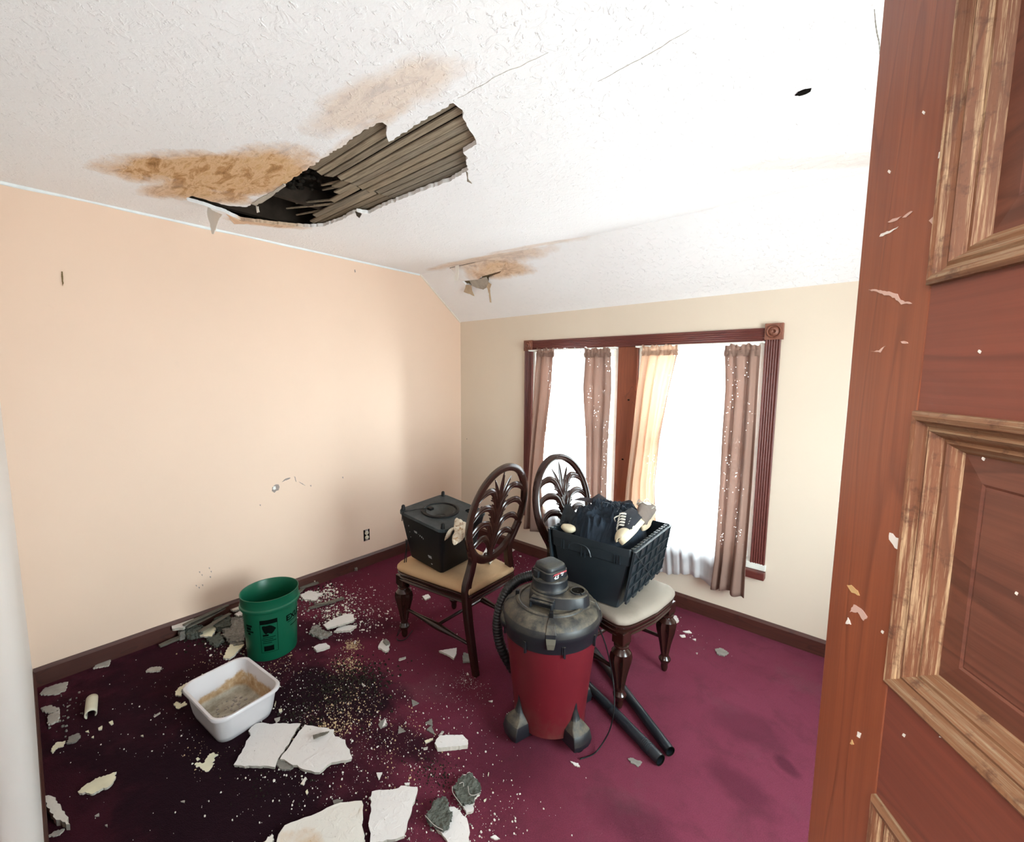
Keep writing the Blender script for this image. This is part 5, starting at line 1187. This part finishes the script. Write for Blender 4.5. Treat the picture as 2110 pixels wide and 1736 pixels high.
# bent tube-like curl
P_ = [onz(*zA(370, 830), .02), onz(*zA(362, 925), .02)]; bm = bmesh.new(); n = 14; rings = []
dv = (P_[1]-P_[0]); c0_ = P_[0]; sd = Vector((-dv.y, dv.x, 0)).normalized()
for j in range(7):
    q = P_[0].lerp(P_[1], j/6)-c0_; rings.append([q+sd*(.022*math.cos(PI*(k/n*1.5-.25)))+Vector((0, 0, .022*math.sin(PI*(k/n*1.5-.25))+.003)) for k in range(n+1)])
loft(bm, rings, cap=False, close=False); o = obj('curled_paint_roll', bm, simple('beige_paint_roll', (.60, .56, .44), .8), smooth=60); o.location = c0_; s_ = o.modifiers.new('t', 'SOLIDIFY'); s_.thickness = .004
tag(o, 'beige curled tube-shaped paint roll on dark carpet left of the basin', C_)
pieceof(N, zA, [(70,1395),(130,1400),(165,1430),(190,1470),(220,1515),(240,1565),(195,1550),(150,1530),(110,1470)], 'thick brown-tinged plaster chunk against the white wall at bottom left', C_, PS, .026, seed=14)
pieceof(N, zA, [(110,1635),(150,1605),(210,1590),(180,1625),(140,1636)], 'thin pale sliver just below the chunk in the bottom left corner', C_, PD_, .006, seed=15)
pieceof(N, zA, [(60,800),(90,765),(150,745),(230,728),(215,775),(160,800),(110,805)], 'dim grey plaster sheet nearest the left corner on dark carpet', C_, PD_, .008, seed=16)
pieceof(N, zA, [(72,880),(130,865),(180,888),(140,910),(90,905)], 'dim oval plaster piece below the grey sheet at far left', C_, PD_, .008, seed=17)
pieceof(N, zA, [(110,925),(180,895),(172,955),(112,980)], 'dim square plaster piece touching the oval one at far left', C_, PD_, .010, seed=18)
pieceof(N, zA, [(375,650),(400,622),(430,605),(480,592),(470,630),(420,640)], 'grey leaf-shaped plaster piece near the peach wall at left', C_, PD_, .008, seed=19)
pieceof(N, zA, [(685,668),(705,648),(740,640),(778,640),(765,664)], 'grey-beige half-oval plaster piece between the wall and the basin', C_, PD_, .010, seed=20)
pieceof(N, zA, [(130,1120),(160,1085),(215,1075),(205,1105),(170,1115),(135,1150)], 'ragged pale flake at far left beside a dark grey oval', C_, PC, .004, seed=21, amp=.005)
pieceof(N, zA, [(220,1090),(235,1050),(290,1030),(303,1050),(270,1080)], 'dark grey oval plaster piece beside the ragged flake at far left', C_, PG, .008, seed=22)
# pile behind and left of the bucket
pieceof(N, zA, [(835,385),(870,358),(970,310),(1002,325),(950,370),(905,410),(840,415)], 'white slab leaning against the baseboard at the left end of the rubble pile', C_, PW, .018, seed=23, z0=.058)
pieceof(N, zA, [(975,440),(1040,405),(1115,362),(1100,410),(1075,462),(1010,458)], 'beige triangular plaster piece in the rubble pile left of the bucket', C_, PC, .012, seed=24, z0=.012)
pieceof(N, zA, [(1165,295),(1190,245),(1230,225),(1262,240),(1258,300),(1200,310)], 'cream plaster piece peeking out behind the left side of the bucket', C_, PS, .014, z0=.035, seed=25)
pieceof(N, zA, [(1120,380),(1170,350),(1250,330),(1270,420),(1265,480),(1190,490),(1140,450)], 'dark grey rough plaster chunk against the left side of the bucket', C_, PG, .030, seed=26, amp=.006)
pieceof(N, zA, [(1140,590),(1160,540),(1190,500),(1265,508),(1230,545),(1180,592)], 'beige plaster shard between the bucket and the basin', C_, PC, .012, seed=27)
pieceof(N, zA, [(1205,330),(1250,305),(1262,330),(1230,342)], 'small white chip at the left of the bucket', C_, PW, .010, z0=.032, seed=28)
for i, (pl, th_, lb) in enumerate([([(900,420),(960,380),(1040,400),(1010,440),(930,450)], .040, 'sooty plaster lump supporting the left ends of the wall-side laths'), ([(1060,380),(1130,330),(1190,340),(1180,400),(1100,410)], .040, 'sooty plaster lump under the right ends of the wall-side laths'),
      ([(1040,470),(1110,440),(1150,480),(1100,520)], .022, 'small sooty lump in front of the beige triangle in the rubble pile'), ([(1150,450),(1230,470),(1262,500),(1200,510)], .020, 'grey lump tucked against the bucket foot on its left'), ([(870,425),(905,410),(920,440),(885,450)], .045, 'grey lump propping up the white slab at the baseboard')]):
    pieceof('plaster_lump', zA, pl, lb, C_, (M_KEYS, M_KEYS) if i < 3 else PG, th_, seed=70+i, amp=.008)
def lathbit(a, b, w, z, label, th=.007, seed=1):
    A = onz(*a, z); B = onz(*b, z); d = (B-A).normalized(); s = Vector((-d.y, d.x, 0))*w/2; bm = bmesh.new(); rings = []; rg = random.Random(seed); L_ = (B-A).length
    for i in range(6):
        q = (A.lerp(B, i/5)-A); k = 1 if 0 < i < 5 else .75; j = s*rg.uniform(-.15, .15); rings.append([q-s*k+j, q+s*k+j, q+s*k+j+Vector((0, 0, th)), q-s*k+j+Vector((0, 0, th))])
    loft(bm, rings); o = obj('broken_lath_piece', bm, M_OLDW, bevel=.001, seg=1); o.location = A; return tag(o, label, 'lath debris', 'broken laths on the carpet')
lathbit(zA(905,400), zA(1170,280), .028, .082, 'long grey lath running along the baseboard left of the bucket', seed=1)
lathbit(zA(925,415), zA(1150,300), .030, .062, 'dark lath lying parallel below the long grey one', seed=2)
lathbit(zA(1000,440), zA(1180,330), .030, .042, 'blackened lath third from the wall left of the bucket', seed=3)
lathbit(zA(765,525), zA(925,455), .034, .006, 'dark lath lying apart at the left of the rubble pile', .012, 4)
lathbit(zA(1590,180), zA(1700,150), .034, .020, 'grey lath stub just right of the bucket rim by the wall', .010, 5)
lathbit(zA(1580,215), zA(1660,130), .028, .008, 'grey lath leaning under the stub right of the bucket', .010, 6)
lathbit(zA(1650,300), zA(1850,240), .030, .004, 'long grey lath lying free to the right of the bucket', .010, 7)
lathbit(zA(1680,280), zA(1800,262), .022, .015, 'short lath resting across the free one right of the bucket', .008, 8)
pieceof(N, zA, [(1620,130),(1645,112),(1685,110),(1680,138)], 'small cream chip above the laths right of the bucket', C_, PC, .008, seed=29, z0=.03)
pieceof(N, zA, [(1595,215),(1640,192),(1720,210),(1680,250),(1640,245),(1605,240)], 'white ragged plaster piece just right of the bucket rim', C_, PW, .010, seed=30, amp=.006)
pieceof(N, zA, [(1725,392),(1800,352),(1860,330),(1905,330),(1912,368),(1830,392),(1750,415)], 'long white plaster slab resting on others right of the bucket', C_, PW, .012, z0=.022, seed=31, amp=.002)
pieceof(N, zA, [(1790,430),(1840,392),(1925,400),(1885,428)], 'white plaster piece under the right end of the long slab', C_, PW, .014, seed=32)
pieceof(N, zA, [(1640,440),(1660,405),(1690,388),(1730,420),(1785,440),(1750,465),(1700,470)], 'grey-beige rough plaster piece under the left end of the long slab', C_, PG, .018, seed=33, amp=.005)
pieceof(N, zA, [(1670,525),(1700,508),(1742,500),(1768,520),(1730,535),(1688,545)], 'small white brick-shaped plaster piece right of the bucket foot', C_, PW, .014, seed=34, amp=.001)
pieceof(N, zA, [(2050,525),(2070,488),(2095,475),(2120,500),(2112,545),(2098,550)], 'white and grey chip pair left of the tan chair', C_, PW, .012, seed=35)
pieceof(N, zA, [(2078,490),(2095,475),(2118,498),(2100,512)], 'dark grey crust on the chip left of the tan chair', C_, PG, .008, z0=.013, seed=36)
for i, (pl, lab) in enumerate([([(1840,50),(1865,5),(1885,-8),(1900,10),(1880,50)], 'left grey chunk of the small pile by the far baseboard'), ([(1880,55),(1895,5),(1915,5),(1930,62)], 'right grey chunk of the small pile by the far baseboard')]): pieceof(N, zA, pl, lab, C_, PG, .028, seed=37+i, amp=.005)
pieceof(N, zA, [(1905,52),(1950,40),(1952,50),(1920,58)], 'white sliver at the foot of the small far pile', C_, PW, .006, seed=39)
pieceof(N, zD, [(258,1045),(300,1038),(350,1030),(348,1060),(335,1085),(300,1062)], 'bright white triangular plaster piece in front of the tan chair', C_, PW, .012, seed=40, amp=.001)
pieceof(N, zD, [(382,1100),(385,1055),(405,1058),(432,1078),(430,1100)], 'grey triangular chip beside the rear leg of the tan chair', C_, PG, .008, seed=41)
pieceof(N, zD, [(175,765),(205,755),(216,772),(190,784)], 'small ragged white flake under the tan chair', C_, PW, .010, seed=42)
pieceof(N, zD, [(1435,868),(1470,864),(1486,890),(1468,902)], 'white plaster chip right of the grey-seated chair', C_, PW, .012, seed=43)
pieceof(N, zD, [(1225,1595),(1250,1592),(1298,1615),(1280,1638),(1245,1620)], 'grey-edged flake in front of the vacuum wand ends', C_, PG, .005, seed=44)
pieceof(N, zD, [(930,1608),(972,1620),(980,1640),(955,1632)], 'thin white sliver in front of the red vacuum', C_, PW, .005, seed=45)
pieceof(N, lambda x, y: (x, y), [(1473,1338),(1486,1335),(1502,1346),(1492,1352),(1478,1348)], 'lone grey chip on bright carpet right of the chairs', C_, PG, .008, seed=46)
pieceof(N, zD, [(478,560),(505,510),(548,548),(540,570),(520,598)], 'white plaster piece on the tan chair seat behind its oval back', C_, PW, .012, z0=.486, seed=47, amp=.001)
pieceof(N, zC_, [(175,590),(130,560),(90,585),(140,640),(200,610),(245,590),(215,560)], 'cream flake cluster at the left foot of the wash basin', C_, PC, .005, seed=48, amp=.004)
pieceof(N, zC_, [(110,450),(160,400),(240,355),(235,400),(180,430),(170,500),(110,490)], 'cream flake sticking out behind the left rim of the wash basin', C_, PC, .008, seed=49, amp=.004)
pieceof(N, zC_, [(440,1190),(480,1130),(540,1120),(580,1140),(530,1180),(520,1260),(470,1320),(400,1290),(320,1250),(350,1220),(420,1230)], 'ragged cream paint flake in front of the wash basin', C_, PC, .004, seed=50, amp=.006)
pieceof(N, zC_, [(335,1180),(360,1165),(380,1185),(350,1203)], 'tiny cream flake touching the ragged flake before the basin', C_, PC, .004, seed=51)
pieceof(N, zC_, [(1215,1180),(1260,1190),(1400,1270),(1360,1310),(1270,1290),(1205,1230)], 'grey crumbling plaster under the gap of the two large slabs', C_, PG, .008, seed=52, amp=.004)
# small chips nobody could tell apart
small = [(zB, [(1145,352),(1203,380),(1150,405)], PG), (zB, [(880,550),(905,515),(912,575),(895,580)], PG), (zB, [(912,570),(935,503),(952,548)], PW), (zB, [(1038,618),(1042,560),(1097,602)], PG), (zB, [(1250,538),(1305,505),(1310,560),(1280,548)], PG), (zB, [(1262,590),(1300,560),(1330,630)], PG),
         (zB, [(865,932),(912,932),(884,986)], PW), (zB, [(1765,1440),(1800,1424),(1842,1452),(1800,1458)], PW), (zB, [(1255,690),(1310,662),(1315,672),(1262,697)], PC), (zB, [(1235,735),(1272,726),(1270,742),(1238,748)], PD_), (zB, [(1085,1015),(1130,1008),(1125,1030),(1095,1030)], PW), (zB, [(1545,5),(1610,0),(1628,55),(1550,62)], PG),
         (zB, [(1040,38),(1095,18),(1100,24),(1045,45)], PD_), (zB, [(745,215),(770,235),(765,250),(750,235)], PD_), (zB, [(265,1020),(300,965),(315,975),(290,1030)], PS), (zB, [(305,1080),(322,1062),(328,1085),(316,1105)], PC), (zB, [(1115,1450),(1130,1440),(1130,1465)], PD_), (zB, [(520,1150),(560,1140),(600,1150),(570,1180),(530,1190)], PG), (zB, [(1750,930),(1755,928),(1752,955),(1745,952)], PC), (zB, [(1712,1150),(1735,1133),(1730,1150),(1718,1160)], PC), (zB, [(1370,622),(1392,604),(1396,612),(1378,630)], PS),
         (zA, [(468,965),(490,955),(495,975),(482,982)], PC), (zA, [(405,1000),(430,985),(428,1008),(408,1012)], PC), (zA, [(330,1020),(350,1012),(352,1028)], PC), (zA, [(365,1055),(380,1045),(380,1058)], PC), (zA, [(655,1045),(670,1040),(672,1050)], PC), (zA, [(730,930),(770,905),(772,912),(735,935)], PD_), (zA, [(585,535),(605,518),(633,520),(620,545),(598,548)], PS), (zA, [(512,540),(528,535),(525,546)], PS), (zA, [(385,1515),(410,1500),(412,1515)], PD_), (zA, [(445,1570),(460,1565),(460,1580)], PD_), (zA, [(890,1430),(915,1425),(912,1436)], PD_),
         (zA, [(2055,975),(2085,945),(2105,980),(2080,995)], PG), (zA, [(1440,870),(1450,840),(1446,880)], PC), (zA, [(1465,890),(1485,885),(1485,905),(1470,908)], PC), (zA, [(1350,955),(1368,948),(1368,965)], PW), (zA, [(1440,945),(1475,935),(1470,955),(1450,965)], PD_), (zA, [(1530,265),(1545,255),(1550,270)], PC), (zA, [(2040,1265),(2075,1260),(2058,1300)], PW),
         (zD, [(640,535),(615,545),(622,525),(655,522)], PW), (zD, [(693,528),(718,527),(716,534),(694,533)], PW), (zD, [(1505,945),(1540,942),(1552,955),(1518,952)], PW), (zD, [(1450,935),(1466,936),(1455,944)], PW), (zD, [(1488,965),(1515,963),(1520,975),(1500,976)], PW), (zD, [(1555,985),(1572,984),(1572,994)], PW), (zD, [(1572,1055),(1582,1055),(1578,1062)], PD_), (zD, [(400,1168),(405,1155),(412,1168)], PW), (zD, [(512,1302),(535,1298),(532,1308)], PW), (zD, [(185,1505),(230,1490),(228,1500),(190,1518)], PC), (zD, [(255,1478),(275,1455),(285,1458),(270,1482)], PD_), (zD, [(55,1085),(90,1075),(88,1085),(60,1095)], PD_), (zD, [(668,560),(680,558),(680,566)], PW), (zD, [(622,588),(630,586),(630,594)], PW)]
LAND = [('the red vacuum', 1130, 1500), ('the wash basin', 475, 1445), ('the green bucket', 555, 1330), ('the two large slabs', 610, 1545), ('the stained biggest slab', 660, 1700), ('the clean upright slab', 810, 1680), ('the rounded white chunk', 930, 1528), ('the grey-backed lumps', 940, 1660),
        ('the tan chair', 920, 1290), ('the grey-seated chair', 1330, 1330), ('the leaf-shaped piece at lower left', 200, 1615), ('the beige paint roll', 188, 1457), ('the far corner of the room', 1010, 1130)]
CHIPS = {}
for i, (cv, pl, m) in enumerate(small):
    c_x = sum(cv(*q)[0] for q in pl)/len(pl); c_y = sum(cv(*q)[1] for q in pl)/len(pl)
    lm = min(LAND, key=lambda L: math.hypot(c_x-L[1], c_y-L[2])); ddx, ddy = c_x-lm[1], c_y-lm[2]
    dr = ('to the right of' if ddx > 0 else 'to the left of') if abs(ddx) > abs(ddy) else ('in front of' if ddy > 0 else 'behind')
    cl = {'white_painted_plaster': 'white', 'stained_plaster': 'brown-stained', 'grey_plaster_back': 'grey', 'dim_plaster': 'dull grey-beige', 'cream_paint_flake': 'cream'}[m[0].name]
    key = (cl, dr, lm[0]); CHIPS.setdefault(key, []).append((math.hypot(ddx, ddy), pieceof('plaster_chip', cv, pl, None, C_, m, .005, seed=100+i, amp=.0008, group='small plaster chips scattered on the carpet')))
ORD = ['', 'second ', 'third ', 'fourth ', 'fifth ', 'sixth ']
for (cl, dr, lm), L in CHIPS.items():
    L.sort(key=lambda e_: e_[0])
    for k, (_, o) in enumerate(L): o['label'] = ('small %s plaster chip %s %s' % (cl, dr, lm)) if len(L) == 1 else ('%snearest small %s plaster chip %s %s' % (ORD[k], cl, dr, lm))

# crumbs: nobody could count them
def crumbs(name, spots, mat, label, seed, zmax=.004):
    rg = random.Random(seed); V = []; Fc = []
    for (px, py, sx_, sy_, n, s0, s1) in spots:
        c = onz(px, py)
        for _ in range(n):
            x = c.x+rg.gauss(0, sx_); y = c.y+rg.gauss(0, sy_)
            if x < XL+.03 or y < .02 or math.hypot(x-BX, y-BY) < .135 or math.hypot(x-VX, y-VY) < .17 or (abs(x+2.204) < .18 and abs(y-.593) < .13): continue
            s = s0+(s1-s0)*rg.random()**3; b = len(V); k = 5; a0 = rg.uniform(0, 6)
            h = min(zmax, s*rg.uniform(.35, .8))+.0012
            for j in range(k): a = a0+2*PI*j/k; r_ = s*rg.uniform(.5, 1.1); V.append((x+r_*math.cos(a), y+r_*math.sin(a)*.8, .0))
            for j in range(k): q = V[b+j]; V.append((x+(q[0]-x)*.8, y+(q[1]-y)*.8, h*rg.uniform(.7, 1)))
            for j in range(k): Fc.append((b+j, b+(j+1) % k, b+k+(j+1) % k, b+k+j))
            Fc.append(tuple(b+k+j for j in range(k)))
    me = bpy.data.meshes.new(name); me.from_pydata(V, [], Fc); me.materials.append(mat); o = bpy.data.objects.new(name, me); COL.objects.link(o); return tag(o, label, 'crumbs', kind='stuff')
crumbs('white_plaster_crumbs', [(700,1240,.10,.12,260,.0015,.009), (740,1285,.10,.12,240,.0015,.010), (790,1240,.16,.22,200,.001,.005), (665,1225,.06,.08,200,.002,.016), (690,1262,.08,.08,160,.002,.014), (450,1285,.12,.10,160,.002,.014), (450,1420,.15,.15,160,.001,.006), (640,1420,.25,.2,380,.001,.005), (760,1560,.3,.25,620,.001,.006), (560,1480,.12,.1,140,.0015,.007),
        (880,1600,.25,.18,300,.001,.005), (700,1680,.3,.12,260,.001,.007), (965,1408,.035,.03,110,.0008,.003), (955,1425,.09,.07,90,.0008,.003), (1062,1160,.08,.12,60,.0015,.006), (1050,1200,.06,.10,40,.001,.005), (480,1240,.12,.1,150,.0015,.008), (300,1500,.3,.25,160,.001,.004), (1410,1300,.12,.08,26,.001,.005), (905,1250,.2,.25,80,.001,.004), (1000,1700,.12,.08,120,.001,.006)],
       simple('white_crumb', (.66, .62, .56), .9, .1), 'fine white plaster crumbs strewn over the burgundy carpet', 11)
crumbs('tan_plaster_crumbs', [(725,1332,.030,.025,260,.0015,.006), (715,1372,.05,.04,260,.0015,.006), (700,1480,.10,.08,320,.0012,.006), (690,1500,.06,.05,160,.002,.007), (560,1370,.08,.08,120,.0015,.006), (830,1520,.12,.1,120,.001,.005), (480,1350,.12,.08,160,.0015,.006), (740,1440,.15,.1,260,.001,.005), (840,1610,.2,.12,150,.001,.005), (420,1560,.06,.04,60,.001,.005)],
       simple('tan_crumb', (.50, .36, .22), .9, .1), 'tan and orange mortar crumbs strewn around the bucket and slabs', 12)
crumbs('sooty_crumbs', [(740,1400,.10,.09,620,.002,.010), (690,1420,.10,.09,520,.002,.010), (500,1270,.14,.10,800,.003,.018), (450,1290,.12,.10,500,.003,.016), (610,1480,.08,.06,240,.002,.009), (560,1560,.12,.10,260,.002,.008), (900,1600,.06,.04,200,.002,.006), (520,1320,.10,.08,260,.002,.012), (650,1215,.10,.08,160,.002,.010)],
       simple('soot_crumb', (.022, .017, .013), .95, .1, var=.6), 'black sooty attic dirt spilled on the carpet around the bucket', 13, .008)
crumbs('grey_plaster_crumbs', [(500,1265,.12,.09,420,.003,.020), (690,1270,.10,.10,90,.003,.012), (480,1330,.12,.06,140,.002,.009), (130,1470,.08,.06,60,.003,.010), (640,1240,.08,.06,90,.003,.012), (930,1690,.05,.04,90,.002,.008)],
       M_PLG, 'grey plaster rubble bits around the bucket and wall base', 14, .010)
